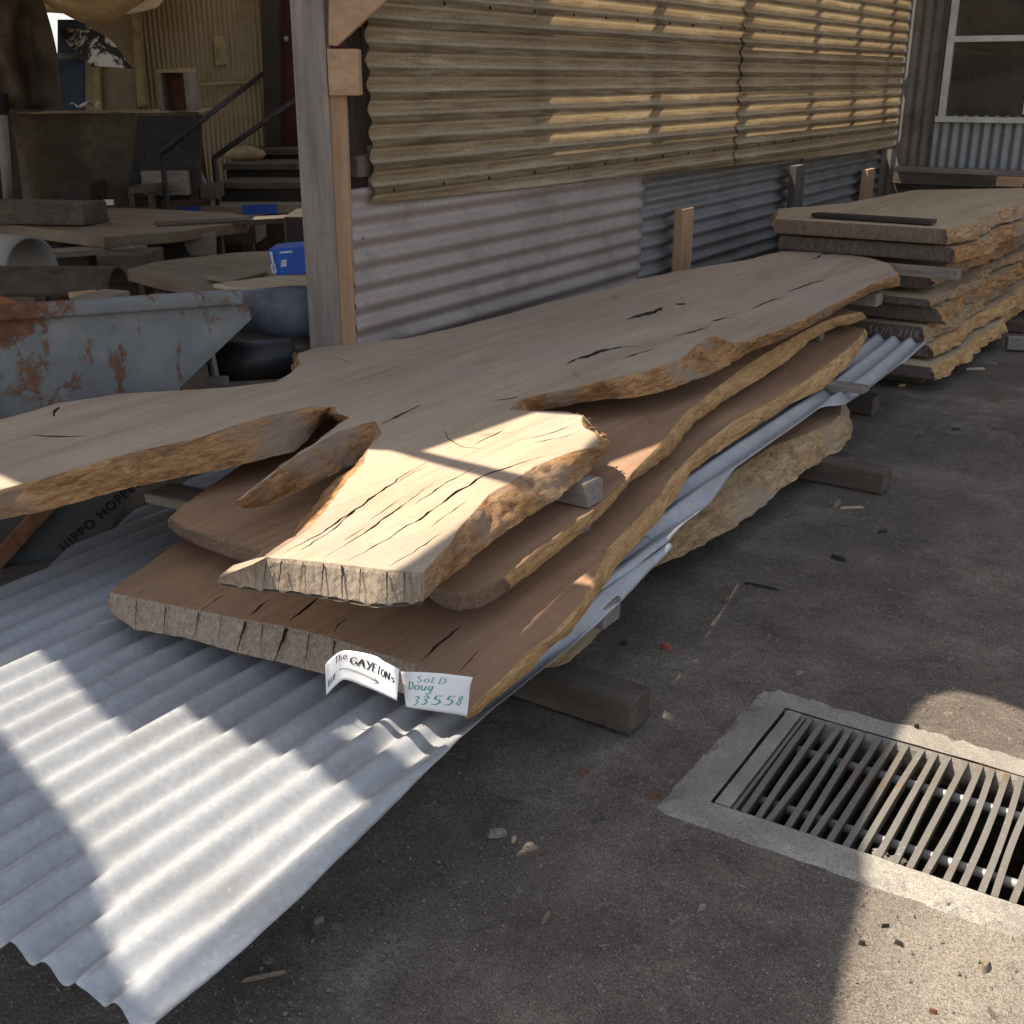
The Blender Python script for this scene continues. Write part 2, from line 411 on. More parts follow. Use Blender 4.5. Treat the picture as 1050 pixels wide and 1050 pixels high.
def poly_prism(bm, top, bot):
    """solid between two loops of equal length"""
    a = [bm.verts.new(p) for p in top]; b = [bm.verts.new(p) for p in bot]
    n = len(a)
    bm.faces.new(a); bm.faces.new(b[::-1])
    for i in range(n): bm.faces.new((a[i], b[i], b[(i + 1) % n], a[(i + 1) % n]))
    bmesh.ops.recalc_face_normals(bm, faces=bm.faces)
def inpoly(x, y, P):
    c = False; n = len(P); j = n - 1
    for i in range(n):
        xi, yi = P[i]; xj, yj = P[j]
        if (yi > y) != (yj > y) and x < (xj - xi) * (y - yi) / (yj - yi) + xi: c = not c
        j = i
    return c
def seg_lists(loops, pts0=()):
    vs = [Vector(p) for p in pts0]; es = []
    for L in loops:
        b = len(vs); vs += [Vector(p) for p in L]
        es += [(b + i, b + (i + 1) % len(L)) for i in range(len(L))]
    return vs, es

def strokes(bm, lines, place, w, lift=.0008):
    """handwriting: each polyline in paper units becomes a flat ribbon; place(u, v, lift) -> world"""
    for L in lines:
        P = []
        for (a, b) in zip(L, L[1:]):
            n = max(2, int(math.hypot(b[0] - a[0], b[1] - a[1]) / .02))
            P += [(a[0] + (b[0] - a[0]) * k / n, a[1] + (b[1] - a[1]) * k / n) for k in range(n)]
        P.append(L[-1])
        prev = None
        for i, p in enumerate(P):
            q0 = P[max(0, i - 1)]; q1 = P[min(len(P) - 1, i + 1)]
            dx, dy = q1[0] - q0[0], q1[1] - q0[1]; l = math.hypot(dx, dy) or 1
            nx, ny = -dy / l * w, dx / l * w
            cur = (bm.verts.new(place(p[0] + nx, p[1] + ny, lift)), bm.verts.new(place(p[0] - nx, p[1] - ny, lift)))
            if prev: bm.faces.new((prev[0], prev[1], cur[1], cur[0]))
            prev = cur
GL = {  # hand-drawn letters on a unit cell
 'T': [[(0, 1), (1, 1.05)], [(.5, 1), (.45, 0)]], 'h': [[(.1, 1.05), (.1, 0)], [(.1, .5), (.5, .62), (.65, .4), (.68, 0)]],
 'e': [[(.1, .3), (.75, .36), (.6, .62), (.25, .6), (.08, .3), (.3, .02), (.8, .1)]],
 'G': [[(.9, .85), (.5, 1), (.1, .7), (.1, .25), (.5, 0), (.9, .2), (.92, .48), (.55, .48)]],
 'A': [[(0, 0), (.45, 1), (.9, 0)], [(.2, .4), (.75, .4)]], 'Y': [[(0, 1), (.45, .5)], [(.95, 1.05), (.3, -.1)]],
 'E': [[(.85, 1), (.1, 1), (.1, 0), (.9, 0)], [(.1, .5), (.75, .52)]], 'O': [[(.5, 1), (.1, .75), (.1, .25), (.5, 0), (.9, .25), (.9, .75), (.5, 1)]],
 'N': [[(.1, 0), (.1, 1), (.8, 0), (.8, 1)]], 'S': [[(.8, .9), (.4, 1), (.1, .75), (.5, .52), (.85, .28), (.5, 0), (.1, .1)]],
 'B': [[(.1, 0), (.1, 1), (.6, .95), (.65, .65), (.1, .52), (.75, .4), (.7, .05), (.1, 0)]], 'U': [[(.1, 1), (.12, .2), (.45, 0), (.8, .2), (.85, 1)]],
 'F': [[(.1, 0), (.12, 1), (.85, 1.02)], [(.1, .5), (.7, .55)]], 'o': [[(.45, .6), (.1, .45), (.1, .12), (.45, 0), (.8, .15), (.78, .5), (.45, .6)]],
 'l': [[(.3, 1.05), (.32, 0)]], 'L': [[(.12, 1), (.12, .02), (.75, .02)]], 'D': [[(.1, 0), (.12, 1), (.65, .9), (.9, .5), (.65, .1), (.1, 0)]], 'u': [[(.1, .6), (.12, .15), (.45, 0), (.75, .2), (.78, .6), (.8, 0)]],
 'g': [[(.8, .58), (.4, .62), (.1, .35), (.4, .08), (.8, .3), (.8, .58), (.75, -.3), (.4, -.45), (.1, -.3)]],
 'n': [[(.1, .6), (.1, 0)], [(.1, .42), (.45, .62), (.7, .42), (.72, 0)]], 's': [[(.75, .55), (.3, .6), (.15, .42), (.7, .25), (.6, .02), (.1, .05)]],
 '3': [[(.1, .9), (.5, 1), (.8, .78), (.4, .55), (.85, .32), (.5, 0), (.08, .1)]], '5': [[(.85, 1), (.2, .98), (.15, .6), (.6, .6), (.85, .3), (.5, 0), (.1, .08)]],
 '8': [[(.5, .52), (.15, .78), (.5, 1), (.82, .78), (.5, .52), (.12, .25), (.5, 0), (.88, .25), (.5, .52)]],
 '1': [[(.3, .8), (.5, 1), (.48, 0)]], '4': [[(.6, 0), (.62, 1), (.1, .35), (.9, .35)]], '7': [[(.1, 1), (.85, .98), (.4, 0)]], '2': [[(.1, .8), (.5, 1), (.82, .75), (.1, 0), (.9, .02)]],
 '/': [[(.1, -.1), (.75, 1.1)]], '>': [[(.0, .15), (.35, 0), (.05, -.2)]], 'v': [[(.0, .5), (.4, .1), (.8, .5)]],
}
def word(txt, x, y, sx, sy, gap=1.15, slope=0.):
    out = []
    for i, ch in enumerate(txt):
        if ch != ' ':
            for L in GL[ch]:
                out.append([(x + (px) * sx, y + py * sy + (x + px * sx) * 0 + slope * (i * gap + px) * sx) for px, py in L])
        x += sx * (gap if ch != ' ' else .8)
    return out

# ------------------------------------------------------------------ live-edge slab builder
def slab(name, pairs, zt, zb, top, end, live, label, group, cracks=(), live_amp=.008, step=.016, seed=0, out_default=.012, ztilt=None, K=7, warp=.0025, px=True):
    """pairs: (top x, top y, bottom x, bottom y, kind) in order round the slab; kind of the edge that STARTS there: 'l' live, 'e' sawn end"""
    T, B, KD = [], [], []
    for p in pairs:
        if px:
            t = at_z(p[0], p[1], zt); b = at_z(p[2], p[3], zb) if p[2] is not None else None
        else:
            t = Vector((p[0], p[1], zt)); b = Vector((p[2], p[3], zb)) if p[2] is not None else None
        T.append(t); B.append(b); KD.append(p[4])
    n = len(T)
    area = sum(T[i].x * T[(i + 1) % n].y - T[(i + 1) % n].x * T[i].y for i in range(n))
    sgn = 1 if area > 0 else -1
    for i in range(n):
        if B[i] is None:
            d = (T[(i + 1) % n] - T[i - 1]).normalized(); o = Vector((d.y, -d.x, 0)) * sgn
            B[i] = Vector((T[i].x, T[i].y, zb)) + o * (out_default if KD[i] == 'l' else .003)
    RT, RB, RK, RA = [], [], [], []
    arc = 0
    for i in range(n):
        j = (i + 1) % n
        L = max((T[j] - T[i]).length, (B[j] - B[i]).length); m = max(1, int(math.ceil(L / step)))
        for k in range(m):
            f = k / m
            RT.append(T[i].lerp(T[j], f)); RB.append(B[i].lerp(B[j], f)); RK.append(KD[i]); RA.append(arc + L * f)
        arc += L
    N = len(RT)
    nor = []
    for i in range(N):
        d = (RT[(i + 2) % N] - RT[i - 2]); d.normalize(); nor.append(Vector((d.y, -d.x, 0)) * sgn)
    rings = []
    for k in range(K):
        t = k / (K - 1); ring = []
        for i in range(N):
            p = RT[i].lerp(RB[i], t)
            a = live_amp if RK[i] == 'l' else .0016
            if RK[i] == 'l':
                dn = a * (.95 * fbm(RA[i] * 6 + seed, t * 1.3, seed, 3) + .55 * fbm(RA[i] * 10 + seed, t * 7, seed + 3, 3) + .35 * nz(RA[i] * 42, t * 4, seed))
                bul = .007 * math.sin(PI * t)
                ch = -.004 if k == 0 else 0
                p = p + nor[i] * (dn * (.45 if k == 0 else 1) + bul + ch)
                if 0 < k < K - 1: p.z += .3 * a * nz(RA[i] * 30, t * 3 + seed, 7)
            else:
                p = p + nor[i] * (a * nz(RA[i] * 60, t * 9, seed) - (.003 if k in (0, K - 1) else 0))
                if k == K - 1: p.z += .014 * (abs(((RA[i] * 22 + .5 * nz(RA[i] * 9, seed, 1)) % 1) - .5) * 2) * (1 if seed == 1 else .15)
            ring.append(p)
        rings.append(ring)
    # cracks -> closed lens loops on the top face
    loops = []
    outl = [(p.x, p.y) for p in rings[0]]
    for cr in cracks:
        w = cr[0]; pts = [at_z(x, y, zt) for x, y in cr[1]] if px else [Vector((x, y, zt)) for x, y in cr[1]]
        P = []
        for a, b in zip(pts, pts[1:]):
            m = max(2, int((b - a).length / .02))
            P += [a.lerp(b, k / m) for k in range(m)]
        P.append(pts[-1])
        for i in range(1, len(P) - 1):
            P[i] = P[i] + Vector((nz(P[i].x * 25, P[i].y * 25, seed), nz(P[i].x * 25, P[i].y * 25, seed + 9), 0)) * .006
        lf, rt = [], []
        m = len(P) - 1; ph = random.uniform(0, 50)
        for i in range(1, m):
            d = (P[i + 1] - P[i - 1]).normalized(); o = Vector((-d.y, d.x, 0))
            ww = w * .5 * min(1, 3.2 * min(i, m - i) / m) * max(.25, 1 + 1.1 * nz(P[i].x * 34, P[i].y * 34, ph)) + .0004
            lf.append(P[i] + o * ww); rt.append(P[i] - o * ww)
        loop = [P[0]] + lf + [P[-1]] + rt[::-1]
        L2 = [(p.x, p.y) for p in loop]
        if len(L2) > 3 and all(inpoly(x, y, outl) for x, y in L2): loops.append(L2)
    xs = [p[0] for p in outl]; ys = [p[1] for p in outl]
    inner = []
    g = .05
    y = min(ys)
    while y < max(ys):
        x = min(xs)
        while x < max(xs):
            q = (x + random.uniform(-.015, .015), y + random.uniform(-.015, .015))
            if inpoly(q[0], q[1], outl) and not any(inpoly(q[0], q[1], L) for L in loops): inner.append(q)
            x += g
        y += g
    vs, es = seg_lists([outl] + loops, inner)
    v2, e2, f2, ov, oe, of = delaunay_2d_cdt([Vector((v.x, v.y)) for v in vs], es, [], 0, 1e-6)
    base = len(inner)
    bm = bmesh.new(); bl = bmesh.new()
    fixed = {}
    for i, src in enumerate(ov):
        for sidx in src:
            if base <= sidx < base + N: fixed[i] = sidx - base
    def tz(x, y): return zt + warp * (fbm(x * 1.7, y * 1.7, seed, 3) + .35 * nz(x * 14, y * 4, seed))
    V = []
    for i, v in enumerate(v2):
        z = rings[0][fixed[i]].z if i in fixed else tz(v.x, v.y)
        V.append(bm.verts.new((v.x, v.y, z)))
    cb = {}
    for f in f2:
        cx = sum(v2[i].x for i in f) / 3; cy = sum(v2[i].y for i in f) / 3
        if not inpoly(cx, cy, outl): continue
        incr = any(inpoly(cx, cy, L) for L in loops)
        if incr: continue
        try:
            ff = bm.faces.new([V[i] for i in f]); ff.material_index = 0
        except ValueError: pass
    # crack walls
    off = base + N
    inv = {}
    for i, src in enumerate(ov):
        for sidx in src: inv[sidx] = i
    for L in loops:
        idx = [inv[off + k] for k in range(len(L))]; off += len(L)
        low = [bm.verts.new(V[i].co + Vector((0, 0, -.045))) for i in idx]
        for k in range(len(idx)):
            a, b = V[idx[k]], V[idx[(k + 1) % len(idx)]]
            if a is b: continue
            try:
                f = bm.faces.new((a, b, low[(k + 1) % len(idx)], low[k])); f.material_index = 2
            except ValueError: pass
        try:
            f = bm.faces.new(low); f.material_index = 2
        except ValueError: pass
    # sides
    rv = {}
    for i, s_ in fixed.items(): rv[s_] = V[i]
    def side(bmx, own0, sel, mi):
        cache = {}
        def gv(k, i):
            if k == 0 and own0 is not None: return own0[i]
            if (k, i) not in cache: cache[(k, i)] = bmx.verts.new(rings[k][i])
            return cache[(k, i)]
        for i in range(N):
            if RK[i] != sel: continue
            j = (i + 1) % N
            for k in range(K - 1):
                q = (gv(k, i), gv(k, j), gv(k + 1, j), gv(k + 1, i))
                if len(set(q)) < 4: continue
                f = bmx.faces.new(q if sgn < 0 else q[::-1]); f.material_index = mi; f.smooth = (sel == 'l')
        return cache
    ok0 = rv if len(rv) == N else None
    side(bm, ok0, 'e', 1)
    side(bl, None, 'l', 0)
    # underside
    bo = [(p.x, p.y) for p in rings[-1]]
    vs, es = seg_lists([bo])
    w2, _, f3, _, _, _ = delaunay_2d_cdt([Vector((v.x, v.y)) for v in vs], es, [], 0, 1e-6)
    VB = [bm.verts.new((v.x, v.y, zb)) for v in w2]
    for f in f3:
        cx = sum(w2[i].x for i in f) / 3; cy = sum(w2[i].y for i in f) / 3
        if inpoly(cx, cy, bo):
            ff = bm.faces.new([VB[i] for i in f][::-1]); ff.material_index = 0
    for v in list(bm.verts):
        if not v.link_faces: bm.verts.remove(v)
    if ztilt:
        for b_ in (bm, bl):
            for v in b_.verts: v.co.z += ztilt(v.co.x, v.co.y)
    o = link(name, bm, [top, end, 'crack_shade'])
    tag(o, label, 'timber slab', group)
    if len(bl.faces): link('live_edge', bl, [live], o)
    else: bl.free()
    return o, rings

# ================================================================== SETTING: ground, drain
PX0, PX1, PY0, PY1 = -.762, .30, 1.995, 2.455      # clear opening of the drain
def build_ground():
    bm = bmesh.new()
    R = 60
    outer = [(-R, -R), (R, -R), (R, R), (-R, R)]
    hole = [(PX0 - .02, PY0 - .02), (PX1 + .02, PY0 - .02), (PX1 + .02, PY1 + .02), (PX0 - .02, PY1 + .02)]
    pts = []
    x = -4.
    while x < 1.2:
        y = .2
        while y < 10:
            if not (hole[0][0] - .03 < x < hole[1][0] + .03 and hole[0][1] - .03 < y < hole[2][1] + .03): pts.append((x, y))
            y += .12
        x += .12
    vs, es = seg_lists([outer, hole], pts)
    v2, _, f2, _, _, _ = delaunay_2d_cdt([Vector((v.x, v.y)) for v in vs], es, [], 0, 1e-6)
    V = []
    for v in v2:
        near = max(0, min(1, min(abs(v.x - hole[0][0]), abs(v.y - hole[0][1]), abs(v.y - hole[2][1])) * 5)) if hole[0][0] - .2 < v.x < hole[1][0] + .2 and hole[0][1] - .2 < v.y < hole[2][1] + .2 else 1
        k = max(0, min(1, max(-1.0 - v.x, v.x - .55, 1.8 - v.y, v.y - 2.7) * 4))
        z = 0 if abs(v.x) > 20 else .006 * fbm(v.x * 1.3, v.y * 1.3, 3, 3) * k - .007
        V.append(bm.verts.new((v.x, v.y, z)))
    for f in f2:
        cx = sum(v2[i].x for i in f) / 3; cy = sum(v2[i].y for i in f) / 3
        if not inpoly(cx, cy, hole): bm.faces.new([V[i] for i in f])
    bmesh.ops.recalc_face_normals(bm, faces=bm.faces)
    o = link('ground', bm, 'asphalt_yard', smooth=True, keep=True); o['kind'] = 'structure'
build_ground()

def build_drain():
    D = thing('storm_drain', ((PX0 + PX1) / 2, (PY0 + PY1) / 2, 0), 'steel bar drain grate set in a pale concrete surround in the asphalt', 'drain grate')
    # concrete collar, worn outer edge
    outer = []
    cor = [(-.862, 1.915), (.40, 1.915), (.40, 2.55), (-.80, 2.55), (-.845, 2.51)]
    for (a, b) in zip(cor, cor[1:] + cor[:1]):
        n = 40
        for k in range(n):
            f = k / n; x = a[0] + (b[0] - a[0]) * f; y = a[1] + (b[1] - a[1]) * f
            outer.append((x + .0028 * fbm(x * 5, y * 5, 1, 3), y + .0028 * fbm(x * 5, y * 5, 5, 3)))
    hole = [(PX0, PY0), (PX1, PY0), (PX1, PY1), (PX0, PY1)]
    inner = []
    for (a, b) in zip(hole, hole[1:] + hole[:1]):
        for k in range(30): inner.append((a[0] + (b[0] - a[0]) * k / 30, a[1] + (b[1] - a[1]) * k / 30))
    pts = []
    for _ in range(1600):
        p = (random.uniform(-.85, .39), random.uniform(1.92, 2.54))
        if inpoly(*p, outer) and not (PX0 - .008 < p[0] < PX1 + .008 and PY0 - .008 < p[1] < PY1 + .008): pts.append(p)
    vs, es = seg_lists([outer, inner], pts)
    v2, _, f2, ov, _, _ = delaunay_2d_cdt([Vector((v.x, v.y)) for v in vs], es, [], 0, 1e-6)
    bm = bmesh.new()
    nb = len(pts); no = len(outer)
    V = []
    for i, v in enumerate(v2):
        edge = any(nb <= s_ < nb + no for s_ in ov[i])
        V.append(bm.verts.new((v.x, v.y, -.009 if edge else .006 + .003 * fbm(v.x * 6, v.y * 6, 2, 4))))
    for f in f2:
        cx = sum(v2[i].x for i in f) / 3; cy = sum(v2[i].y for i in f) / 3
        if inpoly(cx, cy, outer) and not inpoly(cx, cy, hole): bm.faces.new([V[i] for i in f])
    bmesh.ops.recalc_face_normals(bm, faces=bm.faces)
    link('concrete_collar', bm, 'worn_concrete', D)
    # pit
    bm = bmesh.new(); Z = -.5
    e = .004
    def wall(a, b):
        def fn(u, v):
            p = Vector((a[0] + (b[0] - a[0]) * u, a[1] + (b[1] - a[1]) * u, .004 + (Z - .004) * v))
            d = Vector((b[1] - a[1], a[0] - b[0], 0)).normalized()
            return p + d * (.02 * max(0, fbm(p.x * 11, p.y * 11, p.z * 11, 4)) * min(1, v * 12))
        surf(bm, fn, 50, 24)
    h = hole
    for a, b in zip(h, h[1:] + h[:1]): wall(b, a)
    f = bm.faces.new([bm.verts.new((x, y, Z)) for x, y in h])
    bmesh.ops.recalc_face_normals(bm, faces=bm.faces)
    for f in bm.faces: f.normal_flip()
    link('pit', bm, 'dirt_bed', D)
    bm = bmesh.new()                                # lip of rough concrete under the far rim
    def fn(u, v):
        x = PX0 + (PX1 - PX0) * u; z = .004 - .085 * v * (1 + .5 * nz(x * 9, 0, 4))
        return Vector((x, PY1 - .004 - .016 * math.sin(PI * min(1, v * 1.1)) * (1 + .8 * fbm(x * 14, z * 14, 0, 4)), z))
    surf(bm, fn, 90, 10)
    link('pit_lip', bm, 'worn_concrete', D)
    bm = bmesh.new()                                # fixed flat plate at the left end of the grate
    add_box(bm, (-.737, (PY0 + PY1) / 2, -.004), (.034, PY1 - PY0 - .008, .022), bev=.003)
    link('end_plate', bm, 'worn_concrete', D)
    bm = bmesh.new()
    add_box(bm, (-.711, (PY0 + PY1) / 2, -.012), (.008, PY1 - PY0 - .008, .03), bev=.002)
    link('frame', bm, 'grate_steel', D)
    x = -.692; i = 0
    rnd = random.Random(4)
    while x < PX1 - .01:
        bm = bmesh.new()
        lean = rnd.uniform(-.006, .006) if i < 12 else rnd.uniform(-.006, .006)
        bow = rnd.uniform(-.002, .002) if i < 12 else rnd.choice([-.006, .002, .004, -.003, .005])
        hw, ht = .0066, .05
        def P(u, s, dz):
            y = PY0 + .004 + (PY1 - PY0 - .008) * u
            return Vector((x + lean * (u - .5) * 2 + bow * math.sin(PI * u) + s * (hw if dz > -.02 else hw * .55) + dz * .10, y, .004 + dz + .0015 * nz(x * 50, u * 5, 2)))
        prof = [(-1, 0), (1, 0), (1, -.006), (1, -ht), (-1, -ht), (-1, -.006)]
        n = 16
        R_ = [[bm.verts.new(P(k / n, s, d)) for s, d in prof] for k in range(n + 1)]
        for a, b in zip(R_, R_[1:]):
            for q in range(6): bm.faces.new((a[q], b[q], b[(q + 1) % 6], a[(q + 1) % 6]))
        bm.faces.new(R_[0]); bm.faces.new(R_[-1][::-1])
        bmesh.ops.recalc_face_normals(bm, faces=bm.faces)
        link('grate_bar', bm, 'grate_steel', D)
        x += .0318 + rnd.uniform(-.0015, .0015); i += 1
    for yy in (2.345, 2.105):
        bm = bmesh.new(); tube(bm, [(-.69, yy, -.030), (PX1, yy, -.030)], .0105, 14)
        link('cross_rod', bm, 'pipe_steel', D, smooth=True)
build_drain()

# ================================================================== SHED WALL (left of the yard, runs away from us)
PITCH = .0762
WX = -2.6
def corr_sheet(name, y0, y1, zb0, zb1, zt, x, mat, parent, amp=.009, ny=60, seed=0, wob=.004, jag=.0):
    bm = bmesh.new()
    nzv = int((zt - min(zb0, zb1)) / PITCH * 10)
    def fn(u, v):
        y = y0 + (y1 - y0) * u
        zb = zb0 + (zb1 - zb0) * u
        z = zb + (zt - zb) * v
        dx = amp * math.sin(2 * PI * z / PITCH) + wob * fbm(y * 1.2, z * .7, seed, 3)
        yy = y + (jag * nz(z * 60, seed, 3) if u in (0., 1.) else 0)
        return Vector((x + dx, yy, z))
    surf(bm, fn, ny, nzv)
    return thick(link(name, bm, mat, parent, smooth=True), .0012, 0)
W = thing('shed_wall', (WX, 6.4, 0), 'long shed wall of yellow translucent corrugated sheet above galvanised corrugated iron', 'wall')
corr_sheet('iron_sheet', 3.10, 5.33, .02, .02, 1.10, WX - .012, 'galvanised_wall', W, seed=2)
corr_sheet('iron_sheet', 5.42, 8.0, .02, .02, 1.02, WX - .115, 'galvanised_wall_dark', W, seed=5, amp=.018)
corr_sheet('iron_sheet', 7.9, 9.84, .02, .02, .97, WX - .10, 'galvanised_wall_dark', W, seed=8, amp=.018)
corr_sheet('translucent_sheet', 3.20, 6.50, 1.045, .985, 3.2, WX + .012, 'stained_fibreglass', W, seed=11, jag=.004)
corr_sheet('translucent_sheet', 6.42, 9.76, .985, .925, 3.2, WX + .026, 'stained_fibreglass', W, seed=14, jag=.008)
for (y, w) in ((3.5, .09), (4.29, .09), (5.37, .07), (6.47, .05), (7.6, .06), (8.49, .06), (9.3, .06)):
    bm = bmesh.new(); add_box(bm, (WX - .049, y, 2.16), (.09, w, 2.08), bev=.004)
    link('stud', bm, 'timber_dark_up', W)
for z in (1.13, 1.60, 2.4):
    bm = bmesh.new(); add_box(bm, (WX - .052, 6.45, z + .04), (.084, 6.6, .07), bev=.003)
    link('rail', bm, 'timber_dark_across', W)
# posts standing in front of the lower iron
for y0, y1, z, m in ((5.73, 5.99, .80, 'timber_new_up'), (7.46, 7.77, .92, 'timber_dark_up'), (9.08, 9.40, .80, 'timber_new_up')):
    bm = bmesh.new(); add_box(bm, (WX - .02, (y0 + y1) / 2, z / 2), (.05, (y1 - y0) * .55, z), bev=.004)
    link('upright', bm, m, W)

for z, y0, y1, xx in ((1.10, 3.3, 9.7, WX + .03), (1.68, 3.3, 9.7, WX + .03), (2.44, 3.3, 9.7, WX + .03), (.95, 3.15, 5.3, WX + .0), (.62, 3.15, 5.3, WX + .0)):
    bm = bmesh.new(); y = y0
    while y < y1:
        r_ = bmesh.ops.create_uvsphere(bm, u_segments=8, v_segments=6, radius=.007)
        zz = (round(z / PITCH - .25) + .25) * PITCH
        bmesh.ops.translate(bm, verts=r_['verts'], vec=(xx - .009 + (.014 if y > 6.45 and z > 1 else 0), y + random.uniform(-.03, .03), zz)); y += .31
    link('nail_row', bm, 'dark_iron', W)

# corner post with its braces
P = thing('corner_post', (-2.6, 2.85, 0), 'weathered grey corner post with a new timber cleat and diagonal brace', 'post')
def post_piece(name, pxl, pyr, F, mat, depth, zb=0., zt=3.1):
    """upright board whose front spans two pixel columns read at row 200, standing at forward distance F"""
    a = at_F(pxl, 200, F); b = at_F(pyr, 200, F)
    c = (a + b) / 2 + FWD * depth / 2; w = (b - a).length
    bm = bmesh.new(); add_box(bm, (c.x, c.y, (zb + zt) / 2), (w, depth, zt - zb), rotz=YAW, bev=.005, jit=.002)
    bmesh.ops.subdivide_edges(bm, edges=[e for e in bm.edges if abs(e.verts[0].co.z - e.verts[1].co.z) > 1], cuts=20)
    for v in bm.verts: v.co += Vector((nz(v.co.z * 1.1, 1, pxl), nz(v.co.z * 1.1, 5, pxl), 0)) * .004
    return link(name, bm, mat, P)
post_piece('post', 308.5, 341.5, 3.97, 'timber_grey_up', .10)
post_piece('cover_board', 341.8, 358, 3.985, 'timber_new_up', .05, 0, 1.48)
post_piece('rear_board', 357, 377, 4.16, 'timber_dark_up', .04)
a = at_F(335, 50, 3.95); b = at_F(369, 98, 3.95)
bm = bmesh.new(); add_box(bm, ((a + b) / 2 + FWD * .04), ((b - a).dot(RGT), .085, a.z - b.z), rotz=YAW, bev=.004)
link('cleat', bm, 'timber_new_across', P)
bpx = [(337, -70), (337, 46), (345, 47), (396, 0), (470, -70)]
bt = [at_F(x, y, 3.945) for x, y in bpx]
bm = bmesh.new(); poly_prism(bm, bt, [p + FWD * .045 for p in bt])
link('brace', bm, 'timber_new_across', P)

# ================================================================== END WALL with the window
EY = 9.8
E = thing('end_wall', (-.9, EY, 0), 'far end wall of vertical grey corrugated iron with a white framed window', 'wall')
def vcorr(name, x0, x1, z0, z1, y, mat, amp=.009, seed=0, pitch=PITCH):
    bm = bmesh.new(); nu = int((x1 - x0) / pitch * 10)
    def fn(u, v):
        x = x0 + (x1 - x0) * u; z = z0 + (z1 - z0) * v
        return Vector((x, y + amp * math.sin(2 * PI * x / pitch) + .004 * fbm(x, z * 1.3, seed, 3), z))
    surf(bm, fn, nu, 30)
    return thick(link(name, bm, mat, E, smooth=True), .0012, 0)
wx0, wx1, wz0, wz1 = -2.27, -.95, 1.165, 2.32
vcorr('iron_cladding', -2.75, wx0 + .02, .0, 3.4, EY, 'galvanised_end_wall', seed=1)
vcorr('iron_cladding', wx0 - .02, wx1 + .02, wz1, 3.4, EY + .004, 'galvanised_end_wall', seed=2)
vcorr('iron_cladding', wx0 - .03, wx1 + .02, .0, wz0 + .02, EY - .012, 'galvanised_patch', seed=3)
vcorr('iron_cladding', wx1 - .02, 2.5, .0, 3.4, EY - .002, 'galvanised_end_wall', seed=4)
win = thing('window', ((wx0 + wx1) / 2, EY, wz0), None, None)
win.parent = E; win.location = Vector(win.location) - Vector(E.location)
fw = .045
def wbox(name, c, s, m, par): 
    bm = bmesh.new(); add_box(bm, c, s, bev=.003); return link(name, bm, m, par)
cx, cz = (wx0 + wx1) / 2, (wz0 + wz1) / 2
for xx in (wx0 + fw / 2, wx1 - fw / 2): wbox('jamb', (xx, EY - .035, cz), (fw, .07, wz1 - wz0), 'white_paint', win)
wbox('sill', (cx, EY - .045, wz0 - .012), (wx1 - wx0 + .03, .09, .04), 'white_paint', win)
wbox('head', (cx, EY - .035, wz1 + .012), (wx1 - wx0 + .02, .07, .04), 'white_paint', win)
wbox('mullion', (cx, EY - .036, 1.725), (wx1 - wx0 - 2 * fw - .002, .05, .042), 'white_paint', win)
wbox('sash_bar', (wx0 + .62, EY - .034, cz), (.03, .03, wz1 - wz0 - .06), 'white_paint', win)
bm = bmesh.new(); add_box(bm, (cx, EY - .012, cz), (wx1 - wx0 - .02, .005, wz1 - wz0 - .02), bev=0)
link('pane', bm, 'window_glass', win)
wbox('corner_trim', (-2.585, EY - .05, 2.05), (.022, .05, 2.2), 'white_paint', E)
wbox('base_rail', (-.1, EY - .06, .73), (4.9, .08, .13), 'timber_dark_across', E)
wbox('base_board', (-.1, EY - .03, .33), (4.9, .03, .66), 'timber_dark_across', E)

# ================================================================== SHADE ROOF: unseen, added to throw shade; openings cut to shape the sun patches
SX, SY, RZ = .45, .25, 3.25
def q(x, y, z):
    p = at_z(x, y, z); return (p.x - SX * (RZ - z), p.y - SY * (RZ - z))
Z1, Z2, Z3, ZS = .58, .445, .34, .235
openA = [(-4.3, .58), (-3.7, .47)] + [q(x, y, ZS) for x, y in ((0, 755), (30, 795), (60, 830), (95, 880), (100, 920), (100, 950), (120, 1000), (150, 1050))] + \
    [(-2.49, -.35), (-2.475, .05), (-2.485, .3), (-2.50, .5), (-2.505, .585)] + \
    [q(x, y, ZS) for x, y in ((365, 815), (340, 800), (300, 775), (255, 762), (230, 750), (185, 728), (135, 752), (100, 730), (60, 682), (30, 668), (0, 645))] + [(-4.3, .72)]
def qs(x, y, z, dx):
    a = q(x, y, z); return (a[0] + dx, a[1])
openD = [qs(434, 600, .55, -.035), qs(470, 574, .55, -.035), qs(520, 538, .55, -.04), qs(563, 505, .55, -.045), qs(606, 465, .57, -.015), q(641, 493, Z2), q(687, 450, Z2)] + \
    [q(622, 474, Z2), q(545, 423, Z1), q(430, 462, Z1), q(545, 490, Z1), q(562, 501, Z1), q(520, 496, Z1), q(400, 462, Z1), q(356, 460, Z1), q(346, 480, Z1),
     q(332, 505, Z1), q(300, 538, Z1), q(262, 560, Z1), q(218, 590, Z1), q(224, 603, .55), q(300, 603, .54), (-2.62, .735), (-2.545, .735), q(412, 602, .55)]
openB = [q(x, y, 0) for x, y in ((840, 1120), (850, 1050), (860, 990), (885, 890), (880, 860), (900, 800), (925, 740), (936, 722), (950, 712), (975, 705), (1010, 712), (1050, 727))]
openB = openB + [(-1.6, openB[-1][1]), (-1.6, openB[0][1])]
openC = [q(-60, 470, Z1), q(0, 487, Z1), q(20, 497, Z1), q(0, 502, Z1), q(-60, 504, Z1)]
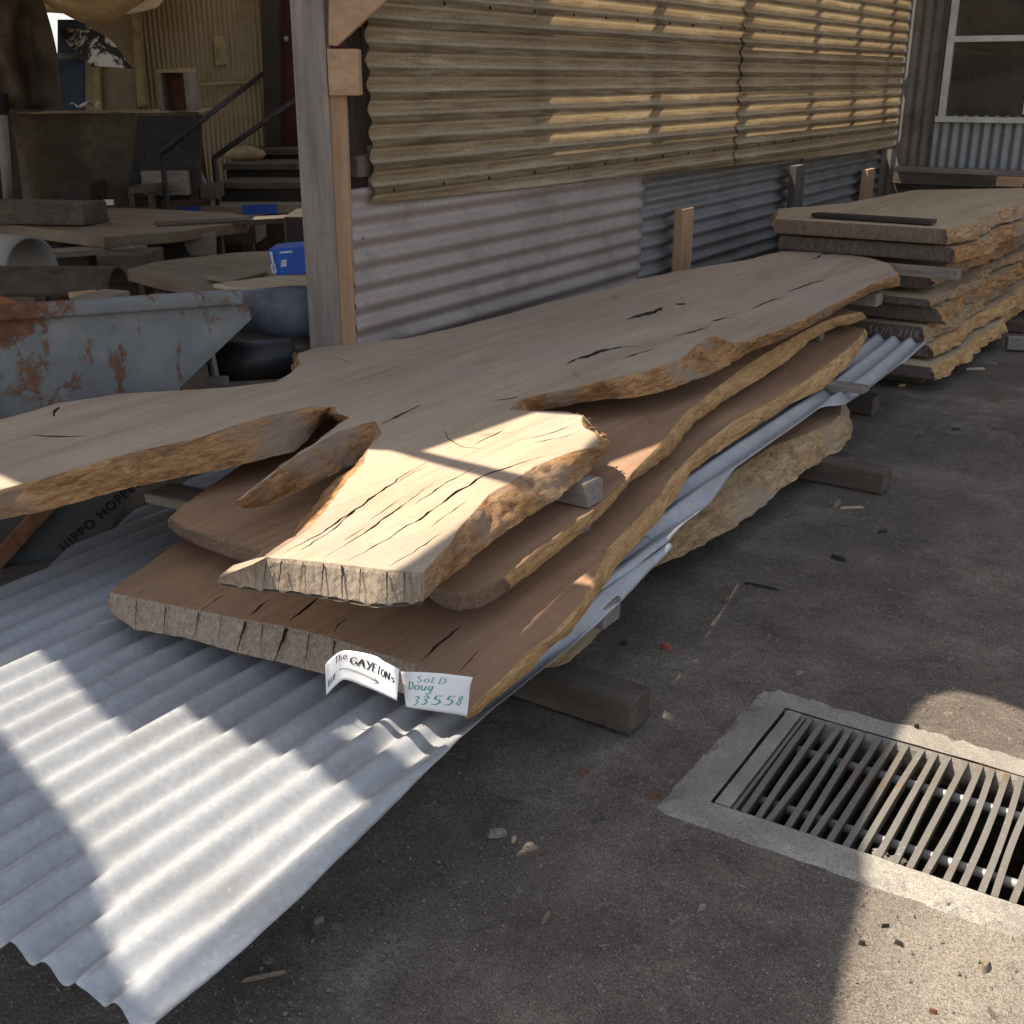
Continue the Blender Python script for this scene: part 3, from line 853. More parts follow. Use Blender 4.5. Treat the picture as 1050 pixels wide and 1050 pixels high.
def build_shade_roof():
    outer = [(-5.2, -1.2), (-1.68, -1.2), (-1.68, 9.9), (-2.73, 9.9), (-2.73, 3.80), (-4.3, 3.95), (-5.2, 4.8)]
    vs, es = seg_lists([outer, openA, openB, openC, openD])
    v2, _, f2, _, _, _ = delaunay_2d_cdt([Vector((v.x, v.y)) for v in vs], es, [], 0, 1e-6)
    bm = bmesh.new(); V = [bm.verts.new((v.x, v.y, RZ)) for v in v2]
    for f in f2:
        cx = sum(v2[i].x for i in f) / 3; cy = sum(v2[i].y for i in f) / 3
        if inpoly(cx, cy, outer) and not any(inpoly(cx, cy, L) for L in (openA, openB, openC, openD)): bm.faces.new([V[i] for i in f])
    for v in list(bm.verts):
        if not v.link_faces: bm.verts.remove(v)
    bmesh.ops.recalc_face_normals(bm, faces=bm.faces)
    for f in bm.faces:
        if f.normal.z < 0: f.normal_flip()
    R_ = thing('shade_roof', (-3.2, 4.3, RZ), 'unseen iron roof added for shade, with openings cut for the sun patches', 'roof')
    thick(link('shade_plate', bm, 'roof_iron', R_), .02, 1)
build_shade_roof()

# ================================================================== MAIN STACK
G1 = 'live-edge slabs in the near stack'
def t_box(name, a, b, w, h, mat, label, cat='timber', group=None, bev=.005, roll=0):
    bm = bmesh.new(); beam(bm, a, b, w, h, bev=bev, jit=.0015, roll=roll)
    o = link(name, bm, mat); return tag(o, label, cat, group)
# sleepers on the ground
a = at_z(640, 742, .08); b = at_z(480, 668, .08)
t_box('sleeper', (-1.03, 2.195, .042), (-2.45, 2.235, .042), .105, .083, 'timber_dark_across', 'dark square sleeper under the near end of the big slab stack', group='sleepers under the near stack', bev=.006)
t_box('sleeper', (-1.0, 4.20, .042), (-2.45, 4.28, .042), .10, .083, 'timber_dark_across', 'dark square sleeper under the middle of the big slab stack', group='sleepers under the near stack', bev=.006)
t_box('sleeper', (-1.34, 5.25, .042), (-2.45, 5.30, .042), .10, .083, 'timber_dark_across', 'dark sleeper under the far end of the big slab stack', group='sleepers under the near stack', bev=.006)

# bottom slab with the rough bark edge
S4 = [(None,)]
def bottom_slab():
    e = [(561, 686), (583, 679), (604, 660), (617, 647), (638, 604), (669, 583), (711, 563), (759, 536), (781, 518), (819, 488), (857, 463), (872, 450), (874, 433)]
    bots = [at_z(x, y, .088) for x, y in e]
    prs = []
    for i, b in enumerate(bots):
        tx = b.x - .11 + .02 * nz(b.y * 3, 2, 2)
        if i > 9: tx = b.x - .05
        prs.append((tx, b.y + .015, b.x, b.y, 'l'))
    prs[0] = (bots[0].x - .05, bots[0].y + .04, bots[0].x, bots[0].y, 'l')
    prs += [(bots[-1].x - .12, bots[-1].y + .06, bots[-1].x - .06, bots[-1].y + .08, 'e'), (-2.3, 5.0, -2.3, 5.02, 'l'), (-2.4, 2.3, -2.41, 2.28, 'e')]
    slab('live_edge_slab', prs, .178, .086, 'slab_top_fresh', 'slab_end', 'live_edge_pale',
         'bottom slab of the near stack, thick rough golden bark edge resting on the sleepers', G1, live_amp=.016, seed=31, px=False, K=12, step=.014)
bottom_slab()
t_box('spacer_block', at_z(628, 622, .215) + Vector((0, 0, -.02)), at_z(628, 622, .215) + Vector((-.9, .03, -.02)), .09, .06, 'timber_grey_across', 'short grey spacer block on the bottom slab beside the iron sheet edge', 'spacer', 'spacers in the near stack')
t_box('spacer_stick', (-1.33, 4.86, .204), (-2.3, 4.9, .204), .055, .045, 'timber_grey_across', 'grey spacer stick under the far iron sheet', 'spacer', 'spacers in the near stack')

def roof_iron(name, y0, y1, xl, xr, zfn, label, ny=80, seed=0, phase=0.):
    bm = bmesh.new()
    wid = max(xr(y0), xr(y1)) - min(xl(y0), xl(y1)); nx = int(wid / PITCH * 12)
    def fn(u, v):
        y = y0 + (y1 - y0) * v
        a, b = xl(y), xr(y)
        x = a + (b - a) * u
        e = .008 * nz(x * 30, seed, 1) if v in (0., 1.) else 0
        z = zfn(x, y) +   .0128 * math.cos(2 * PI * (x + phase) / PITCH) + .004 * fbm(x * 3, y * 1.4, seed, 3)
        if b - x < .03: z -= .004 + (.03 - (b - x)) * .25
        return Vector((x, y + e, z))
    surf(bm, fn, nx, ny)
    o = thick(link(name, bm, 'galvanised_sheet', smooth=True), .0011, 0)
    return tag(o, label, 'iron sheet', 'corrugated iron sheets in the near stack')
def dent(x, y):
    d = .004 * fbm(x * 16, y * 9, 2, 3) * max(0, min(1, (x + 1.35) * 8)) - .014 * math.exp(-((x + 1.2) / .05) ** 2 - ((y - 1.05) / .10) ** 2) 
    d += -.03 * max(0, (.95 - y)) * (1 + nz(x * 20, y * 8, 4))
    return d
roof_iron('corrugated_sheet', .775, 2.75, lambda y: -2.50 - .27 * max(0, min(1, (y - 1.5))) - .05 * (y < 1.2) * 0, lambda y: -1.088 - .082 * (y - .78) / 1.33 + .002 * nz(y * 6, 2, 2),
          lambda x, y: .236 + dent(x, y), 'wide galvanised corrugated sheet jutting out at the near end of the stack', 110, 3)
er = [(-1.0, .0)]
fr = [at_z(x, y, .25) for x, y in ((613, 614), (658, 574), (686, 553), (754, 480), (840, 419), (870, 407), (903, 387), (928, 373))]
def fxr(y):
    if y <= fr[0].y: return fr[0].x
    for a, b in zip(fr, fr[1:]):
        if a.y <= y <= b.y: return a.x + (b.x - a.x) * (y - a.y) / (b.y - a.y)
    return fr[-1].x
roof_iron('corrugated_sheet', 2.2, 5.62, lambda y: -2.2, lambda y: fxr(y), lambda x, y: .25 + .05 * max(0, (y - 4.9)) ** 1.5, 'long blue-grey corrugated sheet laid along the stack, its far end flaring out', 110, 6, .02)

# spacers on the sheet, third slab
a = at_z(889, 397, .285)
t_box('spacer_stick', (a.x, a.y, .274), (-2.3, a.y + .05, .274), .075, .024, 'timber_grey_across', 'grey spacer stick lying on the far end of the iron sheet', 'spacer', 'spacers in the near stack')
t_box('spacer_stick', (-1.30, 2.15, .266), (-2.4, 2.2, .266), .07, .034, 'timber_grey_across', 'grey spacer hidden between the near sheet and the third slab', 'spacer', 'spacers in the near stack')

sap3t = [(484, 727), (520, 693), (540, 673), (566, 651), (591, 626), (609, 596), (626, 561), (651, 536), (677, 510), (690, 488), (720, 458), (754, 431), (793, 411), (831, 388), (849, 374), (866, 361)]
sap3b = [(483, 732), (524, 699), (542, 683), (559, 662), (584, 645), (598, 626), (614, 604), (636, 570), (661, 544), (688, 513), (702, 486), (730, 463), (764, 441), (806, 413), (840, 396), (868, 373)]
p3 = [(480, 727, 479, 738, 'l')] + [(a[0], a[1], b[0] + 2, b[1] + 3, 'l') for a, b in zip(sap3t, sap3b)]
p3 += [(884, 345, 886, 351, 'l'), (887, 337, 890, 343, 'e'), (800, 320, 801, 326, 'l'), (560, 400, None, None, 'l'), (330, 470, None, None, 'l'), (210, 535, None, None, 'l'), (150, 578, None, None, 'l'),
       (118, 600, None, None, 'l'), (112, 608, 116, 632, 'e'), (140, 614, 137, 646, 'e'), (190, 624, 190, 655, 'e'), (251, 636, 245, 671, 'e'), (294, 643, 290, 681, 'e'), (340, 655, 335, 693, 'e'), (430, 683, 428, 716, 'e')]
slab('live_edge_slab', p3, Z3, .283, 'slab_top_fresh', 'slab_end', 'live_edge_golden', 'third slab down, long fresh brown top with two paper notes on its near end', G1,
     cracks=[(.006, [(296, 638), (316, 622), (330, 611)]), (.005, [(254, 632), (268, 620), (281, 612)]), (.003, [(342, 650), (348, 640), (354, 634)]),
             (.006, [(432, 678), (455, 655), (476, 640)]), (.003, [(172, 622), (186, 611), (196, 607)]), (.003, [(140, 611), (152, 602)]), (.003, [(205, 626), (222, 615), (238, 606)]), (.002, [(470, 690), (492, 665)]), (.004, [(795, 418), (800, 402), (815, 384)])],
     live_amp=.006, seed=3, warp=.002, K=8)
# end checks in the sawn near end of the third slab
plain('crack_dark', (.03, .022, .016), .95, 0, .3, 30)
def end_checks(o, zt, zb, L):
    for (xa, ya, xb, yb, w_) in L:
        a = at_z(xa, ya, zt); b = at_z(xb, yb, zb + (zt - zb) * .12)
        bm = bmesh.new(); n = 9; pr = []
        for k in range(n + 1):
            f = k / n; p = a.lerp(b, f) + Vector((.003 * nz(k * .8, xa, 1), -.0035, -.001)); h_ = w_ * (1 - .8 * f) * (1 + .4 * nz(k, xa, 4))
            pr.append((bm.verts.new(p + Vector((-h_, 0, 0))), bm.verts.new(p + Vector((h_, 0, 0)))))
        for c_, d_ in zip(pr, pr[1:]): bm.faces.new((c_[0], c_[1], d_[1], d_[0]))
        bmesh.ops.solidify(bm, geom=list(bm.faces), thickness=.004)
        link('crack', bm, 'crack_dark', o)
third = [o for o in bpy.data.objects if o.get('label', '').startswith('third slab down')][0]
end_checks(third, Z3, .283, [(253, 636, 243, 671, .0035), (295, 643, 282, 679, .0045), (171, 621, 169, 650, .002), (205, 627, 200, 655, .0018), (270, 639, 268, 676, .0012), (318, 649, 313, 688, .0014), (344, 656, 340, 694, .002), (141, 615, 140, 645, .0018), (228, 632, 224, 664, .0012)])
# spacers between third and second
for (xa, ya, za, L, lab) in ((608, 540, .363, .7, 'grey spacer between the second and third slabs near the lit corner'), (848, 345, .363, .8, 'pale spacer between the second and third slabs at the far end')):
    p = at_z(xa, ya, .363)
    t_box('spacer_stick', (p.x - .02, p.y, .3635), (p.x - L, p.y + .03, .3635), .05, .042, 'timber_grey_across', lab, 'spacer', 'spacers in the near stack')

sap2t = [(464, 585), (514, 600), (552, 570), (598, 536), (643, 493), (681, 452), (703, 424), (724, 407), (763, 377), (797, 356), (823, 341), (842, 331), (857, 325), (881, 320)]
p2 = [(436, 598, 434, 606, 'e'), (444, 603, 443, 617, 'e'), (456, 606, 455, 624, 'e'), (470, 607, 470, 628, 'e'), (486, 605, 488, 626, 'e'), (502, 600, 506, 618, 'e'), (518, 592, 522, 606, 'l'), (536, 579, 539, 593, 'l'), (552, 566, 554, 580, 'l'), (590, 538, 594, 548, 'l'), (612, 522, 615, 530, 'l'), (642, 494, 644, 496, 'l'),
      (681, 452, 684, 468, 'l'), (703, 424, 712, 434, 'l'), (724, 407, 742, 412, 'l'), (763, 377, 781, 387, 'l'), (797, 356, 815, 364, 'l'), (823, 341, 831, 349, 'l'), (842, 331, 858, 335, 'l'), (862, 324, 872, 333, 'l'), (884, 320, 889, 326, 'e'),
      (800, 302, 801, 306, 'l'), (560, 345, None, None, 'l'), (400, 395, None, None, 'l'), (290, 450, None, None, 'l'), (222, 492, None, None, 'l'), (190, 518, 186, 524, 'l'), (174, 531, 172, 541, 'e'), (188, 542, 184, 551, 'e'), (220, 550, 204, 561, 'e'), (246, 559, 238, 574, 'e'), (300, 572, 290, 588, 'e'), (400, 592, 395, 606, 'e')]
slab('live_edge_slab', p2, Z2, .386, 'slab_top_fresh', 'slab_end_brown', 'live_edge_golden', 'second slab from the top, wavy golden edge partly hidden under the forked slab', G1,
     cracks=[(.004, [(735, 384), (728, 372), (726, 364)]), (.003, [(610, 520), (606, 508), (607, 500)])], live_amp=.007, seed=12, warp=.002, K=8)
p = at_z(607, 497, .51)
t_box('spacer_block', (p.x - .005, p.y + .03, .4775), (p.x - .55, p.y + .05, .4775), .075, .06, 'timber_grey_across', 'square spacer block right under the lit foot of the forked slab', 'spacer', 'spacers in the near stack')
p = at_z(846, 318, .47)
t_box('spacer_block', at_z(902, 307, .475) + Vector((0, 0, 0)), at_z(902, 307, .475) + Vector((-.8, .05, 0)), .09, .06, 'timber_grey_across', 'pale square spacer block poking out under the far tip of the forked slab', 'spacer', 'spacers in the near stack')
p = at_z(160, 506, .385)
t_box('spacer_stick', at_z(162, 505, .40), at_z(162, 505, .40) + Vector((.75, .05, 0)), .10, .03, 'timber_grey_across', 'weathered grey stick poking out to the left above the iron sheet', 'spacer', 'spacers in the near stack')

p1 = [  # the big forked slab on top
 (-150, 452, None, None, 'l'), (0, 430, None, None, 'l'), (60, 413, None, None, 'l'), (120, 404, None, None, 'l'), (180, 400, None, None, 'l'), (235, 397, None, None, 'l'), (283, 391, None, None, 'l'), (298, 382, None, None, 'l'), (306, 373, None, None, 'l'), (303, 363, None, None, 'l'), (320, 357, None, None, 'l'),
 (365, 352, None, None, 'l'), (415, 347, None, None, 'l'), (465, 336, None, None, 'l'), (520, 322, None, None, 'l'), (560, 310, None, None, 'l'), (620, 297, None, None, 'l'), (655, 286, None, None, 'l'), (700, 277, None, None, 'l'), (762, 267, None, None, 'l'),
 (801, 257.5, None, None, 'e'), (835, 258, None, None, 'e'), (846, 261, None, None, 'e'), (858, 259, None, None, 'l'), (891, 264, None, None, 'l'), (909, 269, None, None, 'l'), (915, 273, None, None, 'l'), (921, 283, 922, 293, 'l'),
 (896, 290, 892, 300, 'l'), (885, 297, 876, 309, 'l'), (857, 311, 858, 319, 'l'), (831, 324, 833, 333, 'l'), (803, 337, 805, 347, 'l'), (780, 346, 780, 356, 'l'), (766, 350, 760, 366, 'l'), (754, 353, 748, 374, 'l'), (744, 349, 738, 379, 'l'), (734, 345, 726, 385, 'l'), (724, 348, 714, 389, 'l'), (714, 355, 704, 393, 'l'), (702, 367, 688, 399, 'l'),
 (660, 382, 650, 408, 'l'), (624, 389, 618, 409, 'l'), (594, 397, 592, 414, 'l'), (563, 403, 566, 419, 'l'), (533, 410, 543, 424, 'l'), (524, 420, 540, 430, 'l'),
 (546, 421, 556, 432, 'l'), (584, 422, 585, 440, 'l'), (599, 426, 602, 446, 'l'), (597, 432, 606, 450, 'l'), (601, 439, 614, 454, 'l'), (611, 444, 622, 458, 'l'), (617, 452, 624, 461, 'l'), (612, 458, 617, 468, 'l'), (585, 464, 603, 487, 'l'), (552, 478, 580, 502, 'l'), (532, 490, 558, 518, 'l'), (502, 508, 518, 546, 'l'), (478, 536, 484, 574, 'l'),
 (464, 556, 466, 586, 'l'), (448, 573, 449, 602, 'l'), (436, 588, 434, 620, 'e'),
 (388, 584, 386, 624, 'e'), (340, 578, 340, 616, 'e'), (300, 574, 300, 610, 'e'), (268, 572, 262, 607, 'e'), (240, 580, 232, 601, 'e'), (225, 592, 223, 598, 'l'),
 (278, 568, 250, 578, 'l'), (312, 545, 296, 552, 'l'), (334, 522, 318, 528, 'l'), (346, 503, 330, 508, 'l'), (358, 488, 344, 492, 'l'), (372, 474, 362, 480, 'l'), (376, 460, 374, 472, 'l'),
 (390, 443, 376, 468, 'l'), (384, 432, 369, 471, 'l'), (345, 444, 342, 487, 'l'), (310, 465, 304, 504, 'l'), (275, 489, 280, 517, 'l'), (246, 512, 252, 522, 'l'),
 (243, 513, 248, 521, 'l'), (278, 486, 283, 492, 'l'), (306, 463, 310, 470, 'l'), (322, 454, 327, 462, 'l'), (345, 436, 347, 446, 'l'), (356, 428, 356, 436, 'l'), (345, 424, 344, 430, 'l'), (341, 417, 331, 433, 'l'),
 (315, 418, 317, 448, 'l'), (277, 426, 300, 464, 'l'), (239, 437, 272, 471, 'l'), (206, 449, 214, 484, 'l'), (150, 461, 163, 494, 'l'), (107, 473, 107, 507, 'l'), (43, 492, 43, 524, 'l'), (0, 503, 0, 533, 'l'), (-150, 540, -150, 575, 'e'),
]
cr1 = [(0.0042, [(285, 572), (330, 545), (375, 515), (412, 488), (440, 472)]), (0.0054, [(352, 578), (365, 570), (390, 556), (435, 528), (470, 503), (500, 485), (540, 473), (578, 463)]), (0.0036, [(330, 574), (352, 560), (372, 547), (400, 527), (430, 505), (446, 494)]),
       (0.0024, [(398, 581), (414, 571), (430, 561), (455, 545)]), (0.0030, [(318, 556), (345, 540), (365, 522), (384, 510)]), (0.0024, [(420, 520), (455, 496), (490, 478)]), (0.0024, [(455, 440), (460, 450), (475, 458), (505, 461)]),
       (0.0018, [(305, 566), (322, 555), (336, 547)]), (0.0018, [(378, 534), (395, 522), (412, 511)]), (0.0018, [(440, 540), (462, 524), (480, 512)]), (0.0018, [(405, 496), (425, 483), (440, 476)]), (0.0018, [(350, 556), (362, 548), (376, 539)]),
       (.020, [(578, 374), (590, 368), (600, 366), (612, 361), (630, 357), (648, 355), (664, 356)]), (.036, [(642, 328), (655, 324), (668, 321), (680, 315)]), (.009, [(390, 436), (410, 426), (432, 415)]), (.004, [(485, 456), (505, 447), (520, 440)]),
       (.026, [(694, 313), (702, 311)]), (.013, [(640, 366), (655, 362), (672, 357)]), (.014, [(728, 330), (745, 326), (760, 327)]), (.012, [(690, 345), (712, 340), (728, 335)]), (.014, [(770, 318), (790, 309), (806, 304)]), (.013, [(806, 300), (830, 291), (850, 286)]),
       (.009, [(28, 446), (60, 447), (92, 447)]), (.004, [(530, 452), (560, 446), (588, 437)]), (.012, [(54, 428), (57, 420), (60, 417)]), (.004, [(338, 367), (350, 368), (361, 373)]), (.004, [(545, 455), (572, 450), (592, 445)]), (.011, [(505, 411), (520, 409), (533, 406)]), (.012, [(842, 261), (838, 265), (826, 268)])]
slab('live_edge_slab', p1, Z1, .512, 'slab_top_dusty', 'slab_end', 'live_edge_brown', 'big forked slab on top of the near stack, grey dusty top with a sunlit cracked foot', G1,
     cracks=cr1, live_amp=.011, step=.012, seed=1, warp=.004, K=10)

fork_checks = [(290, 574, 286, 608, .002), (312, 575, 308, 608, .0012), (333, 577, 330, 613, .0018), (352, 579, 352, 616, .0028), (371, 582, 369, 620, .0014), (398, 585, 398, 622, .0022), (416, 586, 415, 620, .0012), (275, 573, 270, 605, .0012)]
top_slab = [o for o in bpy.data.objects if o.get('label', '').startswith('big forked slab')][0]
def splinters(spots, n, ln, seed):
    r_ = random.Random(seed); bm = bmesh.new()
    for _ in range(n):
        a, b = r_.choice(list(zip(spots, spots[1:]))); f = r_.random()
        x = a[0] + (b[0] - a[0]) * f + r_.uniform(-3, 3); y = a[1] + (b[1] - a[1]) * f + r_.uniform(-2, 3)
        p = at_z(x, y, Z1 - r_.uniform(.012, .055)); L = ln * r_.uniform(.4, 1.3); w_ = L * r_.uniform(.06, .16)
        d = Vector((r_.uniform(-.2, .75), r_.uniform(-1, 1), r_.uniform(-.35, .06))).normalized()
        s_ = d.cross(Vector((0, 0, 1))).normalized(); u = s_.cross(d)
        k = [bm.verts.new(p - d * L * .5 + s_ * w_ * r_.uniform(.5, 1) + u * w_ * .2), bm.verts.new(p - d * L * .5 - s_ * w_ + u * w_ * .3), bm.verts.new(p - d * L * .5 - u * w_ * .8), bm.verts.new(p + d * L * .5)]
        for t3 in ((0, 1, 3), (1, 2, 3), (2, 0, 3), (0, 2, 1)): bm.faces.new([k[i] for i in t3])
    bmesh.ops.recalc_face_normals(bm, faces=bm.faces)
    return bm
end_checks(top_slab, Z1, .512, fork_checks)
link('splinters', splinters([(756, 358), (744, 352), (734, 352), (722, 358), (708, 366)], 46, .06, 3), 'live_edge_brown', top_slab)
link('splinters', splinters([(599, 430), (604, 442), (616, 451), (620, 458)], 34, .05, 4), 'live_edge_pale', top_slab)
link('splinters', splinters([(358, 428), (385, 434), (388, 446), (374, 468)], 34, .07, 5), 'live_edge_brown', top_slab)

# ================================================================== paper notes
def note(name, top, bot, label, inks, Yp, curl):
    """sheet of paper hanging on the slab end: top and bottom edges in pixels, curl(u) = how far it stands off the wood"""
    def edge(L, u):
        f = u * (len(L) - 1); i = min(int(f), len(L) - 2); f -= i
        def cr(a, b, c, d, t): return .5 * (2 * b + (c - a) * t + (2 * a - 5 * b + 4 * c - d) * t * t + (3 * b - a - 3 * c + d) * t ** 3)
        g = lambda k: L[max(0, min(len(L) - 1, k))]
        return [cr(g(i - 1)[m], g(i)[m], g(i + 1)[m], g(i + 2)[m], f) for m in (0, 1)]
    def place(u, v, lift=0.):
        a = edge(top, u); b = edge(bot, u)
        x = a[0] + (b[0] - a[0]) * (1 - v); y = a[1] + (b[1] - a[1]) * (1 - v)
        return at_Y(x, y, Yp - curl(u, v) - lift)
    o_t = thing(name, place(.5, 0), label, 'paper note')
    bm = bmesh.new(); surf(bm, lambda a, b: place(a, b), 30, 12)
    thick(link('sheet', bm, 'paper', o_t, smooth=True), .0003, 0)
    for nm, ink, ls, w in inks:
        bm = bmesh.new(); strokes(bm, ls, place, w, .0012)
        link(nm, bm, ink, o_t)
    return o_t
Yn = 1.535
note('paper_note', [(333.7, 681), (345, 670.5), (357, 667), (383, 672), (395, 679), (409.5, 686)], [(334.5, 713), (344, 703), (354, 697), (374, 704), (391, 711), (407, 718.5)],
     'curled white paper note reading The GAYETONS with an arrow', [('writing', 'black_ink', word('The', .17, .70, .075, .22, 1.1) + word('GAYETONs', .43, .56, .058, .24, 1.12, -.12), .0075),
     ('writing', 'black_ink', word('BUF', .06, .18, .05, .2, 1.1, .3) + [[(.27, .42), (.74, .30)], [(.27, .385), (.74, .27)], [(.68, .36), (.75, .285), (.69, .2)]], .006)], Yn, lambda u, v: .004 + .022 * (abs(u - .45) * 2) ** 2 * (1 - .3 * v))
note('paper_note', [(411, 688.6), (447, 690), (482, 694), (483, 694.2)], [(416.5, 724.5), (430, 727), (464, 732), (479, 734.5)],
     'flat white paper note with SolD Doug 33558 in green pen', [('writing', 'green_ink', word('SoLD', .18, .72, .06, .17, 1.2), .004), ('writing', 'green_ink', word('Doug', .10, .50, .065, .22, 1.1), .0065),
     ('writing', 'green_ink', word('33558', .20, .07, .085, .25, 1.3, .34), .0075), ('writing', 'black_ink', word('v', .86, .34, .04, .12), .006)], Yn, lambda u, v: .004 + .006 * (1 - v) + .004 * math.sin(u * 5))

# ================================================================== FAR STACK
G2 = 'slabs in the far stack'
far = [  # front y, z top, z bottom, x left, right-edge near x, label
 (6.10, .746, .672, -2.20, -1.33, 'top slab of the far stack, broad pale brown top with a dark bar on it', 'live_edge_pale', 'slab_end_brown'),
 (6.14, .655, .585, -2.18, -1.26, 'second slab of the far stack, dark sawn end and knotty orange edge', 'live_edge_brown', 'slab_end_dark'),
 (6.05, .515, .452, -2.1, -1.33, 'third slab of the far stack, below the long grey spacer', 'live_edge_brown', 'slab_end_dark'),
 (6.0, .425, .388, -2.1, -1.33, 'thin fourth slab of the far stack with a slanting end', 'live_edge_pale', 'slab_end_dark'),
 (6.0, .375, .305, -2.1, -1.29, 'fifth slab of the far stack, grey end above the chalk writing', 'live_edge_brown', 'slab_end_dark'),
 (5.95, .29, .215, -2.1, -1.33, 'sixth slab of the far stack with chalk writing on its dark end', 'live_edge_pale', 'slab_end_dark'),
 (5.85, .205, .145, -2.1, -1.27, 'seventh slab of the far stack, rough orange bark corner', 'live_edge_golden', 'slab_end_dark'),
 (5.8, .125, .065, -2.1, -1.23, 'lowest slab of the far stack just above the ground', 'live_edge_golden', 'slab_end_dark')]
for k, (fy, zt, zb, xl, xr, lab, lv, en) in enumerate(far):
    rr = random.Random(40 + k); fy += rr.uniform(-.07, .07) * (k > 1); xr += rr.uniform(-.035, .035) * (k > 0)
    R_ = []
    yy = fy
    if k == 0:
        e0 = [(970, 235), (996, 231), (1006, 221), (1022, 215), (1050, 208.6)]
        E0 = [at_z(x, y, zt) for x, y in e0]
        R_ = [(p.x, p.y) for p in E0] + [(-1.2, 8.2), (-1.3, 8.9)]
    else:
        n = 8
        for i in range(n):
            yy = fy + i * (3.0 / (n - 1))
            R_.append((xr + .045 * fbm(yy * 1.6, k * 3.1, 1, 3) * (1.8 if i else .3) + .03 * (yy - fy) * (1.4 - .12 * k), yy))
    prs = [(x, y, x + rr.uniform(.015, .05), y - (.01 if i == 0 else 0), 'l') for i, (x, y) in enumerate(R_)]
    prs[-1] = prs[-1][:4] + ('e',)
    yb = R_[-1][1]
    if k == 0:
        prs += [(-2.0, 8.25, None, None, 'l'), (-2.047, 8.0, None, None, 'l'), (-2.14, 7.1, None, None, 'l'), (-2.367, 6.6, None, None, 'l'), (xl, fy, xl, fy - .004, 'e')]
    else:
        prs += [(xl, yb, None, None, 'l'), (xl + .03, fy + 1, None, None, 'l'), (xl, fy, xl - .01, fy, 'e')]
    slab('live_edge_slab', prs, zt, zb, 'slab_top_pale', en, lv, lab, G2, live_amp=.03, step=.022, seed=50 + k, px=False, K=9)
a = at_Y(868, 274, 5.98); b = at_Y(985, 279, 5.98)
t_box('spacer_stick', (-2.0, 6.0, .552), (b.x, 5.97, .552), .07, .05, 'timber_grey_across', 'long grey spacer stick under the second slab of the far stack', 'spacer', 'spacers in the far stack')
a = at_z(835, 222, .752); b = at_z(958, 230, .752)
t_box('iron_bar', (a.x, a.y, .763), (b.x, b.y, .763), .10, .02, 'dark_frame', 'flat dark bar lying on the top slab of the far stack', 'bar')
for yk, xk, lab in ((5.98, -1.3, 'near sleeper under the far stack'), (7.6, -1.1, 'back sleeper under the far stack')):
    t_box('sleeper', (xk, yk, .03), (-2.15, yk, .03), .10, .06, 'timber_dark_across', lab, 'timber', 'sleepers under the far stack')
for yk, z0 in ((6.2, .135),): pass
# chalk on the sixth slab's end
def chalk():
    cz = thing('chalk_note', at_Y(920, 335, 5.945), None, None)
    return cz
sixth = [o for o in bpy.data.objects if o.get('label', '').startswith('sixth slab')][0]
def plc(u, v, lift): 
    yf = min((sixth.matrix_basis @ Vector(c_)).y for c_ in sixth.bound_box) + .004
    a = at_Y(890, 345, 5.942); b = at_Y(950, 344, 5.942)
    return Vector((a.x + (b.x - a.x) * u, yf - lift, .237 + v * .04))
bm = bmesh.new(); strokes(bm, word('14', .04, .0, .08, .9, 1.15) + word('7/8', .25, .1, .06, .75, 1.25) + word('2/18', .56, .0, .075, .85, 1.2), plc, .007, .002)
link('chalk_writing', bm, 'chalk', sixth)
# boards leaning behind the far stack
t_box('board', (-2.45, 9.35, .80), (-.6, 9.35, .80), .12, .035, 'timber_grey_across', 'grey plank behind the far stack along the end wall', 'plank')
t_box('timber_offcut', (-1.62, 8.9, .775), (-1.45, 8.9, .775), .09, .06, 'timber_new_across', 'pale timber offcut at the back of the far stack', 'offcut')
t_box('offcut_block', (-1.1, 7.0, .04), (-.98, 7.05, .04), .06, .07, 'timber_grey_across', 'small grey block on the ground beside the far stack', 'offcut')
t_box('board', (-2.5, 6.35, .45), (-2.15, 5.55, .42), .12, .03, 'timber_grey', 'grey plank lying between the wall and the far stack', 'plank')

# ================================================================== LEFT YARD
Y_ = lambda x, y, F: at_F(x, y, F)
def cam_box(name, x0, y0, x1, y1, F, depth, mat, parent=None, bev=.005):
    a = at_F((x0 + x1) / 2, y0, F); b = at_F((x0 + x1) / 2, y1, F); l = at_F(x0, (y0 + y1) / 2, F); r = at_F(x1, (y0 + y1) / 2, F)
    c = (a + b) / 2 + FWD * depth / 2; c.x, c.y = ((l + r) / 2 + FWD * depth / 2).x, ((l + r) / 2 + FWD * depth / 2).y
    bm = bmesh.new(); add_box(bm, c, ((r - l).dot(RGT), depth, a.z - b.z), rotz=YAW, bev=bev)
    return link(name, bm, mat, parent)
def cam_poly(bm, pts, F, depth, slope=0.):
    """solid with a front outline traced at forward distance F (varying with slope per px) and real depth"""
    top = [at_F(x, y, F + slope * (x - pts[0][0])) for x, y in pts]
    poly_prism(bm, top, [p + FWD * depth for p in top])
def flat_top(name, pts, z, th, mat, label, cat, group=None, parent=None):
    """board with its top outline traced on the level z"""
    bm = bmesh.new(); top = [at_z(x, y, z) for x, y in pts]
    poly_prism(bm, top, [p - Vector((0, 0, th)) for p in top])
    es = [e for e in bm.edges]
    bmesh.ops.bevel(bm, geom=es, offset=.004, segments=1, affect='EDGES')
    o = link(name, bm, mat, parent)
    return tag(o, label, cat, group) if label else o

